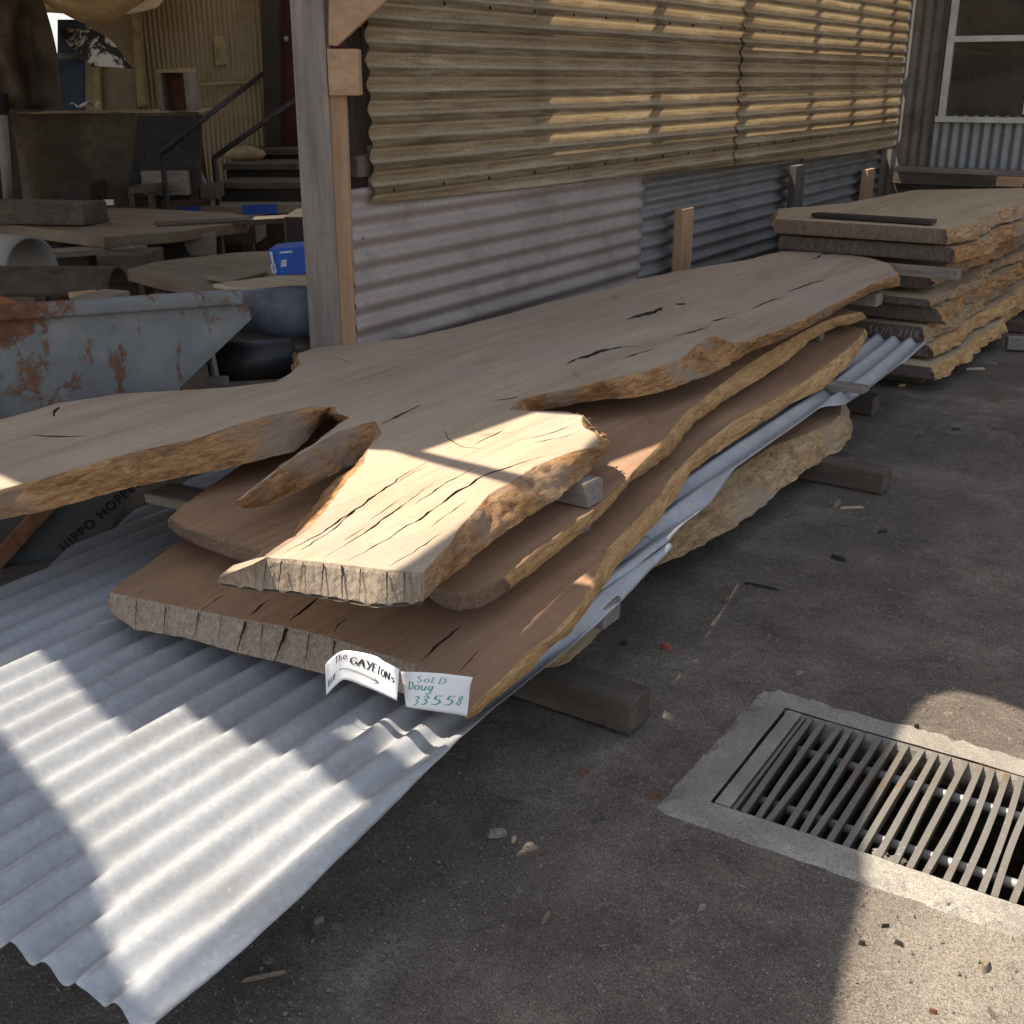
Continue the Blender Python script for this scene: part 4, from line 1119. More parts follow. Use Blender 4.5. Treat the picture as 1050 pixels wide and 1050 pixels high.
# rusty tipping bin
ZR = .80
B = thing('waste_bin', at_z(120, 312, ZR) * 1 - Vector((0, 0, ZR)), 'rusty blue-grey steel tipping bin behind the forked slab', 'waste bin')
A0, A1 = at_z(-160, 328, ZR), at_z(252, 302, ZR)
dB = (A1 - A0).normalized(); nB = Vector((dB.y, -dB.x, 0))
if nB.dot(FWD) > 0: nB = -nB
def on_bin(x, y):
    r = ray(x, y); o_ = Vector((0, 0, H)); t = (A0 - o_).dot(nB) / r.dot(nB); return o_ + r * t
side_px = [(-160, 334), (250, 308), (259, 326), (186, 396), (141, 494), (106, 555)]
sp_ = [on_bin(*p) for p in side_px] 
sp_ += [Vector((sp_[-1].x, sp_[-1].y, .05)) if sp_[-1].z > .05 else sp_[-1] - dB * .02, Vector((A0.x, A0.y, .05))]
bm = bmesh.new(); poly_prism(bm, sp_, [p - nB * .006 for p in sp_]); link('side_panel', bm, 'rusty_paint', B)
back = -nB * .46
bm = bmesh.new(); sq = [p + back + Vector((0, 0, -.11 if p.z > .6 else 0)) for p in sp_]; poly_prism(bm, sq, [p - nB * .006 for p in sq]); link('side_panel', bm, 'rusty_paint', B)
bm = bmesh.new()
for a, b in zip(sp_[2:6], sp_[3:6]):
    q4 = [a - nB * .01, b - nB * .01, b + back + nB * .01, a + back + nB * .01]
    poly_prism(bm, q4, [p - dB * .006 for p in q4])
link('sloping_end', bm, 'rusty_paint', B)
bm = bmesh.new()
a = on_bin(-160, 331); b = on_bin(248, 304)
beam(bm, a + nB * .008, b + nB * .008, .03, .05, bev=.01)
low = Vector((0, 0, -.11))
tube(bm, [b + nB * .0 - dB * .02, b + back + low - dB * .02], .02, 10); tube(bm, [a + back + low, b + back + low], .02, 10)
link('rim', bm, 'rusty_paint', B, smooth=True)
bm = bmesh.new(); fl = [on_bin(-160, 480), on_bin(150, 470)]
poly_prism(bm, [fl[0] - nB * .02, fl[1] - nB * .02, fl[1] + back, fl[0] + back], [p - Vector((0, 0, .01)) for p in (fl[0] - nB * .02, fl[1] - nB * .02, fl[1] + back, fl[0] + back)])
link('bin_floor', bm, 'bin_dark', B)
# lower dark panel carrying the stencilled name, with a slanting brown stay
lp = [on_bin(*p) for p in ((-160, 470), (150, 470), (141, 494), (106, 552), (60, 640), (-160, 640))]
lp = [p + nB * .008 for p in lp]
bm = bmesh.new(); poly_prism(bm, lp, [p - nB * .006 for p in lp]); link('lower_panel', bm, 'bin_dark', B)
bm = bmesh.new(); beam(bm, on_bin(-14, 584) + nB * .03, on_bin(62, 500) + nB * .03, .03, .05); link('stay', bm, 'rust_brown', B)
def text_mesh(txt, size):
    cu = bpy.data.curves.new('t', 'FONT'); cu.body = txt; cu.size = size; cu.align_x = 'LEFT'; cu.space_character = 1.18; cu.offset = .0012
    o = bpy.data.objects.new('t', cu); C.objects.link(o)
    me = bpy.data.meshes.new_from_object(o.evaluated_get(bpy.context.evaluated_depsgraph_get()))
    bpy.data.objects.remove(o); bpy.data.curves.remove(cu)
    bm = bmesh.new(); bm.from_mesh(me); bpy.data.meshes.remove(me)
    return bm
t0, t1 = on_bin(66, 565) + nB * .011, on_bin(131, 508) + nB * .011
bm = text_mesh('HIPPO HOPPER', .046)
ex = (t1 - t0).normalized(); ez = ex.cross(nB).normalized()
if ez.z < 0: ez = -ez
L0 = max(v.co.x for v in bm.verts); sc_ = (t1 - t0).length / (L0 * .80)
for v in bm.verts: v.co = t0 + ex * v.co.x * sc_ + ez * v.co.y * sc_ + nB * .0
link('lettering', bm, 'stencil_black', B)
# contents of the bin
inb = lambda x, y, d: on_bin(x, y) - nB * d
bm = bmesh.new(); beam(bm, at_z(120, 300, .80) , at_z(86, 309, .80), .10, .02); tag(link('timber_offcut', bm, 'board_yard'), 'short pale offcut lying inside the rusty bin', 'offcut')
bm = bmesh.new(); beam(bm, at_F(100, 313, 3.75), at_F(268, 372, 3.85) * 0 + at_F(84, 301, 3.9), .09, .02)
tag(link('timber_offcut', bm, 'timber_new_across'), 'slanting light offcut leaning in the rusty bin', 'offcut')
bm = bmesh.new(); poly_prism(bm, [at_F(-60, 306, 3.8), at_F(0, 303, 3.8), at_F(22, 311, 3.75), at_F(-40, 330, 3.7)], [p - Vector((0, 0, .05)) for p in (at_F(-60, 306, 3.8), at_F(0, 303, 3.8), at_F(22, 311, 3.75), at_F(-40, 330, 3.7))])
tag(link('plastic_tray', bm, 'orange_plastic'), 'orange tray edge at the left inside the rusty bin', 'tray')
bm = bmesh.new()
def trough(u, v):
    th = PI * (1.02 + .96 * v); R0 = .16
    c = at_F(-50 + 172 * u, 300, 4.55 + .1 * u)
    return c + FWD * (R0 * math.cos(th)) * .8 + Vector((0, 0, -R0 * math.sin(th) * .62))
surf(bm, trough, 20, 14)
tag(thick(link('half_drum', bm, 'drum_brown', smooth=True), .008, 0), 'brown half drum lying behind the rusty bin rim', 'drum')
bm = bmesh.new()
def tubeshell(u, v):
    th = -.15 * PI + 1.15 * PI * v
    c = at_F(-10, 272, 5.0) + (RGT * .9 + FWD * -.45) * (u * .55 - .3)
    ax = (RGT * .45 + FWD * .9)
    return c + ax * math.cos(th) * .13 + Vector((0, 0, math.sin(th) * .13))
surf(bm, tubeshell, 12, 20)
tag(thick(link('card_tube', bm, 'card_tube', smooth=True), .012, 0), 'curved pale grey tube piece under the long plank table', 'tube')

# tables with boards
def legs(tb, pts, z, w=.06, mat='timber_dark_up'):
    for p in pts:
        bm = bmesh.new(); add_box(bm, (p.x, p.y, z / 2), (w, w, z), rotz=YAW, bev=.004); link('leg', bm, mat, tb)
ZT = .75
T1 = thing('work_table', at_z(130, 232, ZT) - Vector((0, 0, ZT)), 'rough work table with a thick pale-edged plank top, farther back on the left', 'table')
flat_top('tabletop', [(-90, 216), (-90, 224), (0, 229), (106, 243), (180, 237), (253, 227), (255, 222), (238, 218), (130, 213), (0, 210)], ZT, .055, 'board_yard', None, None, parent=T1)
legs(T1, [at_z(20, 226, ZT) + FWD * .15, at_z(215, 228, ZT) + FWD * .12, at_z(240, 221, ZT) + FWD * .3], ZT - .06)
bm = bmesh.new(); cam_poly(bm, [(185, 243), (220, 238), (220, 262), (195, 262)], 5.9, .04); link('apron', bm, 'timber_grey_across', T1)
bm = bmesh.new(); cam_poly(bm, [(38, 252), (185, 244), (196, 262), (120, 276), (50, 268)], 5.95, .05); link('rear_panel', bm, 'dark_frame', T1)
bm = bmesh.new(); beam(bm, at_z(-90, 226, ZT + .0) + Vector((0, 0, .055)), at_z(100, 230, ZT) + Vector((0, 0, .055)), .24, .105, jit=.006, bev=.01)
tag(link('dark_beam', bm, 'timber_dark_across'), 'heavy dark beam lying on the plank table', 'beam')
bm = bmesh.new(); add_box(bm, at_z(112, 213, ZT) + Vector((0, 0, .03)), (.055, .03, .03), rotz=YAW, bev=.002)
tag(link('white_card', bm, 'paper'), 'small white card standing beside the dark beam', 'card')

T2 = thing('work_table', at_z(230, 280, .68) - Vector((0, 0, .68)), 'low work table behind the post, worn boards and a blue box on it', 'table')
flat_top('tabletop', [(130, 276), (160, 268), (240, 259), (330, 254), (345, 288), (240, 296), (205, 293), (160, 284)], .68, .05, 'board_yard', None, None, parent=T2)
bm = bmesh.new()
legs(T2, [at_z(158, 279, .68) + FWD * .1, at_z(300, 262, .68) - FWD * .2, at_z(330, 290, .68) + FWD * .05], .63)
flat_top('ply_sheet', [(218, 291), (262, 300), (330, 292), (330, 283), (285, 282)], .705, .018, 'ply_board', 'pale plywood offcut on the low table under the blue box', 'plywood')
flat_top('ply_sheet', [(210, 282), (240, 287), (275, 278), (262, 274), (232, 275)], .708, .02, 'board_yard', 'rough brown board scrap on the low table', 'plywood')
BX = thing('blue_box', at_z(293, 285, .72), 'bright blue printed box on the low table beside the post', 'box')
bm = bmesh.new(); fr_ = [(274, 256), (318, 252), (318, 281), (281, 283)]
cam_poly(bm, fr_, 4.22, .16); bmesh.ops.bevel(bm, geom=list(bm.edges), offset=.006, segments=2, affect='EDGES'); link('carton', bm, 'blue_plastic', BX)
bm = bmesh.new()
for r_ in (([(276, 258), (279, 258), (283, 281), (281.5, 281)]), ([(277.5, 271), (282, 270), (284, 279), (279, 280)]), ([(287, 258), (300, 257), (300, 259), (287, 260)]), ([(288, 267), (294, 266), (294, 273), (288, 274)])):
    p4 = [at_F(x, y, 4.214) for x, y in r_]; bm.faces.new([bm.verts.new(p) for p in p4])
link('print', bm, 'pale_print', BX)
bm = bmesh.new(); tube(bm, [at_F(246, 322, 4.25), at_F(300, 322, 4.2), at_F(330, 320, 4.2)], [.09, .10, .095], 16)
for v in bm.verts: v.co += Vector((nz(v.co.x * 20, v.co.y * 20, v.co.z * 20), nz(v.co.x * 20, v.co.y * 20, 3 + v.co.z * 20), nz(v.co.z * 20, v.co.x * 20, 5))) * .012
tag(link('tarp_roll', bm, 'steel_blue_tarp', smooth=True), 'rolled blue-grey tarp under the low table', 'tarp')
t_box('crate_board', at_F(200, 340, 4.15), at_F(330, 350, 4.15), .3, .02, 'timber_dark_across', 'dark board under the rolled tarp', 'plank')
bm = bmesh.new(); tube(bm, [at_F(218, 372, 3.95), at_F(300, 367, 3.95)], .07, 20); tag(link('black_pipe', bm, 'black_plastic', smooth=True), 'fat black plastic pipe lying behind the forked slab', 'pipe')
bm = bmesh.new(); beam(bm, at_F(222, 390, 3.85), at_F(214, 352, 3.85), .02, .02); beam(bm, at_F(214, 390, 3.85), at_F(234, 390, 3.84), .02, .03)
tag(link('bracket', bm, 'timber_grey_across'), 'small grey bracket at the end of the black pipe', 'bracket')

# back table with blue tape
T3 = thing('work_table', at_z(225, 208, .70) - Vector((0, 0, .70)), 'long low bench with blue tape at the foot of the stairs', 'table')
flat_top('tabletop', [(142, 214), (330, 208), (330, 199), (160, 204)], .70, .06, 'board_yard', None, None, parent=T3)
legs(T3, [at_z(150, 211, .70) + FWD * .1, at_z(250, 208, .70) + FWD * .1, at_z(325, 205, .70) + FWD * .1], .64)
for x0, x1 in ((182, 203), (246, 282)):
    a = at_z(x0, 213.0, .70); b = at_z(x1, 212.5, .70); tt = (a.lerp(b, .5)); 
    bm = bmesh.new(); 
    u0, u1 = (x0 - 142) / 188, (x1 - 142) / 188
    f0 = at_z(142, 214, .70).lerp(at_z(330, 208, .70), u0) - FWD * .003; f1 = at_z(142, 214, .70).lerp(at_z(330, 208, .70), u1) - FWD * .003
    poly_prism(bm, [f0 + Vector((0, 0, .003)), f1 + Vector((0, 0, .003)), f1 - Vector((0, 0, .058)), f0 - Vector((0, 0, .058))], [p + FWD * .002 for p in (f0 + Vector((0, 0, .003)), f1 + Vector((0, 0, .003)), f1 - Vector((0, 0, .058)), f0 - Vector((0, 0, .058)))])
    link('blue_tape', bm, 'blue_tape', T3)
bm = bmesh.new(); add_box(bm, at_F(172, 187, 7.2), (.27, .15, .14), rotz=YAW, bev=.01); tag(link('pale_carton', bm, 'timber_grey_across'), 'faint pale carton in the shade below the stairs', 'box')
st = thing('stool', at_F(145, 213, 6.9) * 1, 'small brown stool in the shade at the foot of the stair rail', 'stool')
st.location.z = .0
bm = bmesh.new(); cam_poly(bm, [(132, 192), (158, 190), (158, 197), (132, 199)], 6.9, .2); link('seat', bm, 'timber_dark_across', st)
for xx in (133, 153): 
    bm = bmesh.new(); a = at_F(xx + 2, 197, 6.95); add_box(bm, (a.x, a.y, a.z / 2), (.035, .035, a.z), rotz=YAW, bev=.003); link('leg', bm, 'timber_dark_up', st)

# back wall of fine ribs, stairs, door, rails
BF = 9.0
BW = thing('back_wall', at_F(205, 80, BF) - Vector((0, 0, at_F(205, 80, BF).z)), 'yellowish ribbed iron back wall behind the stairs', 'wall')
def ribs(x0, x1, F, name, mat, pitch=.036, amp=.007):
    a = at_F(x0, 80, F); b = at_F(x1, 80, F); L = (b - a).length
    bm = bmesh.new(); nu = int(L / pitch * 8)
    def fn(u, v):
        p = a.lerp(b, u); s_ = u * L
        return Vector((p.x, p.y, 3.4 * v)) - FWD * (amp * math.sin(2 * PI * s_ / pitch))
    surf(bm, fn, nu, 6)
    return thick(link(name, bm, mat, BW, smooth=True), .002, 0)
ribs(132, 276, BF, 'ribbed_sheet', 'rib_wall')
bm = bmesh.new(); add_box(bm, at_F(226, 52, BF - .03), (.085, .01, .19), rotz=YAW, bev=.002); link('notice', bm, 'sack_cloth', BW)
bm = bmesh.new(); tube(bm, [at_F(206, 87, BF - .06), at_F(265, 84, BF - .06)], .014, 8); link('pipe', bm, 'sack_cloth', BW, smooth=True)
bm = bmesh.new(); cam_poly(bm, [(134, 4), (141, 2), (149, 108), (141, 110)], BF - .12, .08); link('trim_post', bm, 'sack_cloth', BW)
bm = bmesh.new(); cam_poly(bm, [(78, -30), (134, -30), (141, 128), (78, 128)], BF - .08, .03); link('grey_panel', bm, 'grey_panel', BW)
bm = bmesh.new(); cam_poly(bm, [(95, 60), (101, 60), (104, 112), (98, 112)], BF - .12, .05); link('batten', bm, 'sack_cloth', BW)
bm = bmesh.new(); cam_poly(bm, [(266, -40), (285, -40), (287, 165), (272, 165)], BF - .15, .2); link('door_jamb', bm, 'dark_frame', BW)
bm = bmesh.new(); cam_poly(bm, [(284, -40), (360, -40), (360, 165), (287, 165)], BF - .02, .05); link('red_door', bm, 'red_door', BW)
bm = bmesh.new(); bmesh.ops.create_uvsphere(bm, u_segments=14, v_segments=10, radius=.02); bmesh.ops.translate(bm, verts=bm.verts, vec=at_F(293, 40, BF - .07)); link('lamp', bm, 'card_tube', BW, smooth=True)

SR = thing('stairs', at_F(265, 205, 8) - Vector((0, 0, at_F(265, 205, 8).z)), 'short dark timber stairs with iron handrails leading to the red door', 'stairs')
for i, (x0, y0, F) in enumerate(((222, 187, 7.7), (228, 168, 8.1), (238, 153, 8.6))):
    a = at_F(x0, y0, F); b = at_F(380, y0 + 1, F)
    bm = bmesh.new(); c = (a + b) / 2 + FWD * .24; add_box(bm, (c.x, c.y, a.z - .02), ((b - a).length, .48, .04), rotz=YAW, bev=.004)
    link('tread', bm, 'timber_dark_across', SR)
    bm = bmesh.new(); c = (a + b) / 2 + FWD * .06; add_box(bm, (c.x, c.y, (a.z - .045) / 2), ((b - a).length - .02, .03, a.z - .045), rotz=YAW, bev=.003)
    link('riser', bm, 'dark_frame', SR)
for pts, ft in (([(166, 157), (214, 118), (269, 76)], (7.0, 7.15, 8.6)), ([(219, 162), (302, 103), (345, 73)], (7.5, 8.2, 8.9))):
    n = len(pts); P3 = [at_F(x, y, ft[k]) for k, (x, y) in enumerate(pts)]
    bm = bmesh.new(); tube(bm, P3, .017, 10); foot = Vector((P3[0].x, P3[0].y, .0)); tube(bm, [P3[0], foot], .016, 10)
    link('handrail', bm, 'dark_iron', SR, smooth=True)
bm = bmesh.new(); tube(bm, [at_F(198, 165, 7.4), at_F(216, 203, 7.3)], .02, 8); tag(link('leaning_bar', bm, 'timber_grey_across', smooth=True), 'thin grey bar leaning beside the lower stair rail', 'bar')
bm = bmesh.new()
def sackf(u, v): 
    th = u * 2 * PI; ph = (v - .5) * PI
    p = at_F(252, 158, 8.5)
    return p + RGT * math.cos(th) * math.cos(ph) * .14 + FWD * math.sin(th) * math.cos(ph) * .1 + Vector((0, 0, math.sin(ph) * .055 + .008 * nz(u * 6, v * 6, 1)))
surf(bm, sackf, 24, 12); bmesh.ops.remove_doubles(bm, verts=bm.verts, dist=.0005)
tag(link('sack', bm, 'sack_cloth', smooth=True), 'tan sack lying on the top stair by the ribbed wall', 'sack')

# tarp-covered bench, wooden crate on top
TB = thing('covered_bench', at_F(110, 160, 7.4) - Vector((0, 0, at_F(110, 160, 7.4).z)), 'bench covered with a dark brown tarp hanging in folds', 'bench')
bm = bmesh.new()
def drape(u, v):
    x = 12 + 192 * u; 
    p = at_F(x, 117 - 2 * u, 7.4)
    fold = .13 * math.sin(u * 17 + 2 * nz(u * 4, 1, 1)) * min(1, v * 1.4) + .06 * fbm(u * 5, v * 2, 2, 3) * v
    if u > .7: fold += -.25 * (u - .7) * v
    return Vector((p.x, p.y, p.z * (1 - v) + .0 * v)) - FWD * (fold + .05 * v)
surf(bm, drape, 70, 24); link('hanging_tarp', bm, 'brown_tarp', TB, smooth=True)
bm = bmesh.new()
surf(bm, lambda u, v: (lambda p: Vector((p.x, p.y, p.z + .012 * fbm(u * 6, v * 4, 3, 3))))(at_F(12 + 192 * u, 117 - 2 * u, 7.4) + FWD * .75 * v), 40, 14)
link('tarp_top', bm, 'sack_cloth', TB, smooth=True)
bm = bmesh.new(); cam_poly(bm, [(141, 119), (206, 118), (204, 205), (132, 205)], 7.2, .04); link('opening_shade', bm, 'black_tarp', TB)  # black sheet standing for the shade of the bench opening
CRT = thing('wooden_crate', at_F(178, 115, 7.7), 'open wooden crate standing on its end on the covered bench', 'crate')
for nm, pts, F, d in (('top_board', [(160, 71), (192, 70), (192, 74), (160, 75)], 7.6, .22), ('side_board', [(160, 75), (164.5, 75), (169, 116), (164.5, 116)], 7.6, .22), ('side_board', [(187.5, 74), (192, 74), (197, 116), (192, 116)], 7.6, .22), ('back_board', [(164, 75), (188, 75), (193, 116), (168, 116)], 7.78, .02)):
    bm = bmesh.new(); cam_poly(bm, pts, F, d); link(nm, bm, 'sack_cloth' if nm == 'top_board' else 'rust_brown' if nm == 'back_board' else 'timber_grey_across', CRT)
bm = bmesh.new(); surf(bm, lambda u, v: at_F(72 + 24 * u, 109 + 4 * math.sin(u * 6) * .3, 7.7) + FWD * .12 * v + Vector((0, 0, .01 + .015 * math.sin(u * 9 + v * 5))), 12, 6)
tag(thick(link('white_rag', bm, 'paper', smooth=True), .002, 0), 'small bright rag on the covered bench', 'rag')

# hanging tarps and the tan tarp roof
bm = bmesh.new()
def hang(u, v):
    xt, xb = -70 + 110 * u, -70 + 133 * u
    x = xt + (xb - xt) * v; y = -12 + 124 * v
    if u > .9: x += 6 * math.sin(v * 3)
    return at_F(x, y, 7.1 + .10 * math.sin(u * 17) * (.3 + v) + .15 * fbm(u * 3, v * 2, 4, 3))
surf(bm, hang, 40, 24)
tag(thick(link('brown_tarp', bm, 'brown_tarp', smooth=True), .002, 0), 'brown tarp curtain hanging at the far left under the tarp roof', 'tarp')
bm = bmesh.new()
def hang2(u, v):
    x = -70 + 78 * u + 8 * v; y = 96 + 130 * v
    return at_F(x, y, 6.9 + .08 * math.sin(u * 13 + v) + .1 * fbm(u * 3, v * 2, 9, 3))
surf(bm, hang2, 30, 20)
tag(thick(link('black_tarp', bm, 'black_tarp', smooth=True), .002, 0), 'black tarp hanging at the left edge beside the covered bench', 'tarp')
bm = bmesh.new(); tube(bm, [at_F(2, 118, 6.75), at_F(9, 205, 6.75)], .03, 8); tag(link('tent_pole', bm, 'timber_grey_up', smooth=True), 'thin slanting pole in front of the black tarp', 'pole')
bm = bmesh.new()
def roof_t(u, v):
    x = -130 + 290 * u
    F = 7.4 - 3.4 * v
    y = 34 - 26 * u + 6 * math.sin(u * 9) - 2 * u
    p = at_F(x, y, 7.4)
    z = p.z + v * (1.05 - .35 * math.sin(u * PI)) + .05 * fbm(u * 6, v * 4, 2, 4) + .05 * math.sin(u * 14 + v * 3)
    p = p - FWD * (3.4 * v)
    p.z = z
    return p
surf(bm, roof_t, 60, 30)
tag(thick(link('tan_tarp', bm, 'tan_tarp', smooth=True), .002, 0), 'sagging translucent tan tarp stretched over the left yard', 'tarp')
bm = bmesh.new()
def yard_t(u, v):  # unseen tarp added to filter the sun over the yard
    x = -11 + u * (5.75 - .7 * v); y = -.6 + 8.8 * v
    return Vector((x, y, 2.95 - .18 * math.sin(PI * u) * math.sin(PI * v) + .05 * fbm(x * .9, y * .9, 4, 4)))
surf(bm, yard_t, 50, 60)
tag(thick(link('tan_tarp', bm, 'tan_tarp', smooth=True), .002, 0), 'large tan tarp added above the frame to shade and warm the left yard', 'tarp')
bm = bmesh.new()
def rear_t(u, v):
    p = at_F(-130 + 290 * u, 34 - 28 * u + 6 * math.sin(u * 9), 7.4)
    return p + FWD * (1.4 * v) + Vector((0, 0, .5 * v + .08 * v * math.sin(u * 11)))
surf(bm, rear_t, 40, 10)
tag(thick(link('tan_tarp', bm, 'tan_tarp', smooth=True), .002, 0), 'upper fold of tan tarp sloping back to the ribbed wall', 'tarp')
bm = bmesh.new()
def flap(u, v):
    a = (60 + 34 * v, 29 + 43 * v); b = (92 + 44 * v, 24 + 44 * v)
    x = a[0] + (b[0] - a[0]) * u; y = a[1] + (b[1] - a[1]) * u + 4 * math.sin(v * 5 + u * 2)
    return at_F(x, y, 7.3 - .25 * v + .05 * math.sin(u * 5 + v * 4))
surf(bm, flap, 16, 24)
t = NT('torn_tarp'); v = t.coords(); m = t.ramp(t.noise(v, 9, 8, .7, .5), [(.50, 0.), (.54, 1.)])
t.bsdf(t.mix(m, (.035, .028, .022), (.6, .56, .48)), .8, 0, None, .2)
tag(thick(link('torn_flap', bm, 'torn_tarp', smooth=True), .003, 0), 'torn dark and white tarp flap dangling from the tan roof', 'tarp')
bm = bmesh.new(); cam_poly(bm, [(59, 20), (86, 20), (86, 128), (48, 128), (48, 70), (52, 66), (59, 63)], 8.2, .03); tag(link('blue_hoarding', bm, 'blue_sheet'), 'dark blue hoarding behind the brown tarp curtain', 'hoarding')
bm = bmesh.new(); tube(bm, [at_F(52, 58, 8.1), at_F(90, 58, 8.1)], .022, 8); tag(link('grey_pipe', bm, 'steel_blue_tarp', smooth=True), 'short blue-grey pipe crossing the gap above the blue panel', 'pipe')
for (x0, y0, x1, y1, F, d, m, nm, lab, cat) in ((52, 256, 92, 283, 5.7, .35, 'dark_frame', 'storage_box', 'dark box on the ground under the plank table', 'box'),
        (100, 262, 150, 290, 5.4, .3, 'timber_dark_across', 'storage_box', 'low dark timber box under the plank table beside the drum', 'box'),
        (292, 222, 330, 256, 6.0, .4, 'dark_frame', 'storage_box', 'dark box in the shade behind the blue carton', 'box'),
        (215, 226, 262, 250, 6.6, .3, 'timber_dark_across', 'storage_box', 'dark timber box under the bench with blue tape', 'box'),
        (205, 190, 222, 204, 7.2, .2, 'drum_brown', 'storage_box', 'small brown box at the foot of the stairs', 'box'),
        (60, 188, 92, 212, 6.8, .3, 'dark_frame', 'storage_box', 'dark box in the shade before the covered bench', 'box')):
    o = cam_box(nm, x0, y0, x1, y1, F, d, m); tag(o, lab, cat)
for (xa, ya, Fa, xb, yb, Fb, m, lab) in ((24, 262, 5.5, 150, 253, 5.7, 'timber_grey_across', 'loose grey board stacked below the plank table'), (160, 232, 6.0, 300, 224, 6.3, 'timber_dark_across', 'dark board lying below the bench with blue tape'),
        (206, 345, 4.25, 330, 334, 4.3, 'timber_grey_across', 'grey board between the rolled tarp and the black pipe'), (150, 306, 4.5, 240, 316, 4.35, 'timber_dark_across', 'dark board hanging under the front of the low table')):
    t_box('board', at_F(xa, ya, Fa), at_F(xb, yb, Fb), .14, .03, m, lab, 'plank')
# dirt banks of stored junk in the far shade keep the yard closed behind
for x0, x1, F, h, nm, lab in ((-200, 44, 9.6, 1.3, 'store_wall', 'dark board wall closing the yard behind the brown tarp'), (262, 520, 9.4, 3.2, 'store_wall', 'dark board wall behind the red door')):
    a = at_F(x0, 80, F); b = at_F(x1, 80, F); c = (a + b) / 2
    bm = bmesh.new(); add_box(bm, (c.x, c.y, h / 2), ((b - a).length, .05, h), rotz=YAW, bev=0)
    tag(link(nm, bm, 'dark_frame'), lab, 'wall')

# ================================================================== LITTER on the ground
LG = 'wood chips on the asphalt'
litter = [(780, 600, .14, .004, 'dark_frame', 'long thin dark twig on the open asphalt past the red chip', -.5), (905, 545, .05, .01, 'dark_frame', 'small dark chip on the asphalt right of the splinters', .3), (935, 590, .03, .008, 'board_yard', 'pale crumb on the asphalt in front of the far stack', .8), (820, 690, .025, .008, 'stone_dust', 'grey pebble just above the drain surround', .2), (600, 790, .03, .008, 'rust_brown', 'brown chip beyond the end of the near sleeper', .5), (560, 940, .04, .008, 'board_yard', 'pale splinter on the dark asphalt at the bottom centre', 1.1), (720, 930, .025, .008, 'stone_dust', 'grey pebble on the shaded asphalt below the drain', .4), (980, 440, .05, .01, 'dark_frame', 'dark bark chip on the far asphalt at the right', .2), (1020, 410, .08, .008, 'rust_brown', 'brown sliver at the right edge of the far asphalt', .4), (925, 395, .06, .012, 'live_edge_golden', 'golden bark chip below the far stack corner', .3),
          (672, 815, .03, .012, 'rust_brown', 'rust-brown chip left of the drain surround', .4), (510, 855, .05, .02, 'stone_dust', 'flat grey-brown stone on the asphalt below the iron sheet', .2), (527, 860, .02, .008, 'ply_board', 'tiny pale chip beside the flat stone', .9),
          (683, 663, .05, .014, 'red_brick', 'bright red chip on the shaded asphalt', -.6), (858, 517, .09, .02, 'board_yard', 'pale split chip by the middle sleeper end', .9), (873, 520, .12, .006, 'ply_board', 'long thin splinter by the middle sleeper end', .1),
          (640, 660, .03, .012, 'dark_frame', 'dark crumb near the red chip', .2), (745, 615, .05, .006, 'rust_brown', 'small brown twig chip on the open asphalt', 1.2), (1000, 378, .14, .01, 'ply_board', 'pale sliver on the ground beside the far stack', .1), (1015, 372, .1, .008, 'board_yard', 'thin brown sliver near the far stack', -.2),
          (985, 372, .06, .015, 'rust_brown', 'brown bark crumb near the far stack', .6), (860, 572, .07, .012, 'dark_frame', 'curved dark twig on the open asphalt', -.8), (965, 914, .03, .012, 'stone_dust', 'grey pebble on the sunlit concrete edge', .1), (972, 927, .022, .014, 'stone_dust', 'smaller pebble just below the grey pebble', 1.), (1010, 988, .05, .014, 'board_yard', 'upright pale chip on the sunlit ground', 1.2),
          (884, 966, .016, .006, 'dark_frame', 'dark crumb on the sunlit ground by the shadow edge', -.3), (922, 966, .022, .005, 'dark_frame', 'dark sliver on the sunlit ground', -.7), (908, 948, .02, .003, 'dark_frame', 'thin curved crumb on the sunlit ground', .1), (957, 1036, .018, .005, 'rust_brown', 'brown crumb at the bottom of the sunlit ground', -.4), (940, 744, .016, .008, 'dark_frame', 'dark crumb on the sunlit collar edge', 0),
          (327, 943, .025, .01, 'board_yard', 'pale chip in the shade under the iron sheet', .5), (270, 1000, .1, .005, 'board_yard', 'thin straw in the shade under the iron sheet', .3), (700, 810, .012, .008, 'stone_dust', 'tiny pebble near the drain surround', 0), (870, 470, .06, .006, 'board_yard', 'short splinter beside the bark slab', .1), (1035, 335, .1, .02, 'timber_grey_across', 'grey chip at the right edge by the far stack', .1)]
for i, (x, y, L, w, m, lab, an) in enumerate(litter):
    p = at_z(x, y, .0); bm = bmesh.new(); n = 7; up = []; lo = []
    for k in range(n):
        th = 2 * PI * k / n; r_ = 1 + .35 * nz(k * 1.7, i, 3)
        dx, dy = math.cos(th) * L * .42 * r_, math.sin(th) * w * .42 * r_
        c_, s_ = math.cos(an + YAW), math.sin(an + YAW)
        up.append(Vector((p.x + (dx * .8) * c_ - dy * .8 * s_, p.y + dx * .8 * s_ + dy * .8 * c_, min(w * .55, .01) * (1 + .3 * nz(k, i, 8))))); lo.append(Vector((p.x + dx * c_ - dy * s_, p.y + dx * s_ + dy * c_, -.006)))
    poly_prism(bm, up, lo)
    tag(link('stone' if 'pebble' in lab or 'stone' in lab else 'twig' if 'twig' in lab or 'straw' in lab else 'wood_chip', bm, m), lab, 'debris', LG)
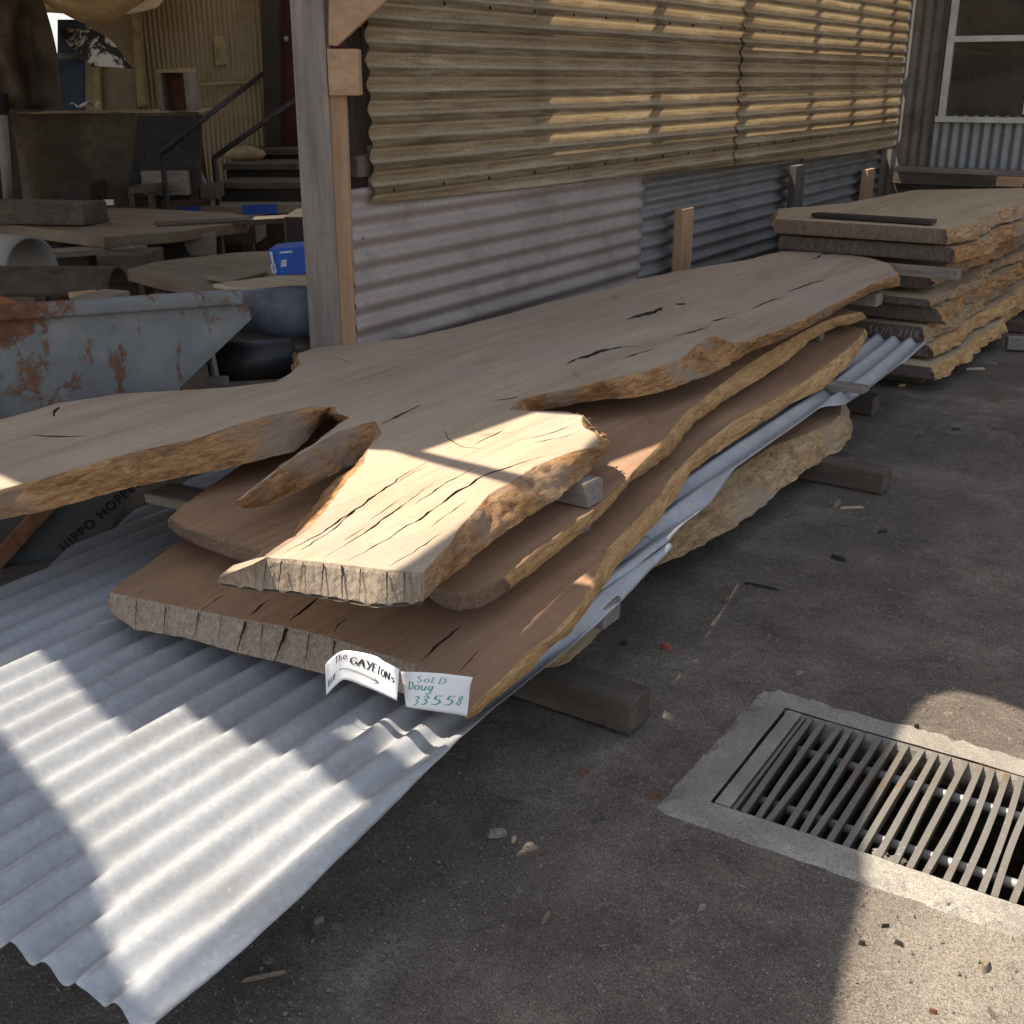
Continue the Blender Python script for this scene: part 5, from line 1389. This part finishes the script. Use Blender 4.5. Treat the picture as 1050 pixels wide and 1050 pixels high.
# fine grit and sawdust crumbs nobody could count
bm = bmesh.new(); rg = random.Random(9)
def crumb(x, y, s, z=0):
    v = [bm.verts.new((x + s * math.cos(a) * rg.uniform(.5, 1.2), y + s * math.sin(a) * rg.uniform(.5, 1.2), z - .004)) for a in (0, 1.6, 3.1, 4.7)]
    t_ = bm.verts.new((x, y, z + s * rg.uniform(.2, .45)))
    for k in range(4): bm.faces.new((v[k], v[(k + 1) % 4], t_))
for _ in range(6500):
    d = rg.random() ** .6
    x = rg.uniform(-2.4, .1); y = .9 + 7.5 * rg.random() ** 1.3
    if PX0 - .1 < x and PY0 - .08 < y < PY1 + .08: continue
    crumb(x, y, rg.choice([.0012, .0015, .002, .002, .0025, .003, .004, .005]))
for _ in range(60): crumb(rg.uniform(-.42, -.36), rg.uniform(1.99, 2.03), rg.uniform(.004, .012), .0)
tag(link('grit', bm, 'grit_grey'), 'fine grit and sawdust crumbs scattered over the asphalt', 'grit', kind='stuff')

# ================================================================== LIGHT, SKY, CAMERA
SUNV = Vector((SX, SY, -1)).normalized()
el = math.asin(-SUNV.z); rot = math.atan2(-SUNV.x, -SUNV.y)
w = bpy.data.worlds.new('World'); S.world = w; w.use_nodes = True
nt = w.node_tree; nt.nodes.clear()
sky = nt.nodes.new('ShaderNodeTexSky'); sky.sky_type = 'NISHITA'; sky.sun_disc = False
sky.sun_elevation = el; sky.sun_rotation = rot; sky.air_density = 1.; sky.dust_density = 1.2; sky.ozone_density = 1.
bg = nt.nodes.new('ShaderNodeBackground'); bg.inputs[1].default_value = .105
ow = nt.nodes.new('ShaderNodeOutputWorld'); hs = nt.nodes.new('ShaderNodeHueSaturation'); hs.inputs['Saturation'].default_value = .52; nt.links.new(sky.outputs[0], hs.inputs['Color']); nt.links.new(hs.outputs[0], bg.inputs[0]); nt.links.new(bg.outputs[0], ow.inputs[0])
sun = bpy.data.lights.new('sun', 'SUN'); sun.energy = 4.3; sun.angle = math.radians(.5); sun.color = (1, .90, .75)
so = bpy.data.objects.new('sun', sun); C.objects.link(so); so.rotation_euler = SUNV.to_track_quat('-Z', 'Y').to_euler(); so.location = (-4, -4, 9)
cam = bpy.data.cameras.new('camera'); cam.sensor_width = 36; cam.lens = 36 * FPX / 1050; cam.clip_start = .05; cam.clip_end = 500
co = bpy.data.objects.new('camera', cam); C.objects.link(co); co.location = (0, 0, H)
co.rotation_euler = (PI / 2 - PIT, 0, YAW)
S.camera = co
S.view_settings.view_transform = 'Standard'; S.view_settings.look = 'None'; S.view_settings.exposure = 1.05; S.view_settings.gamma = 1
S.render.resolution_x = S.render.resolution_y = 1024
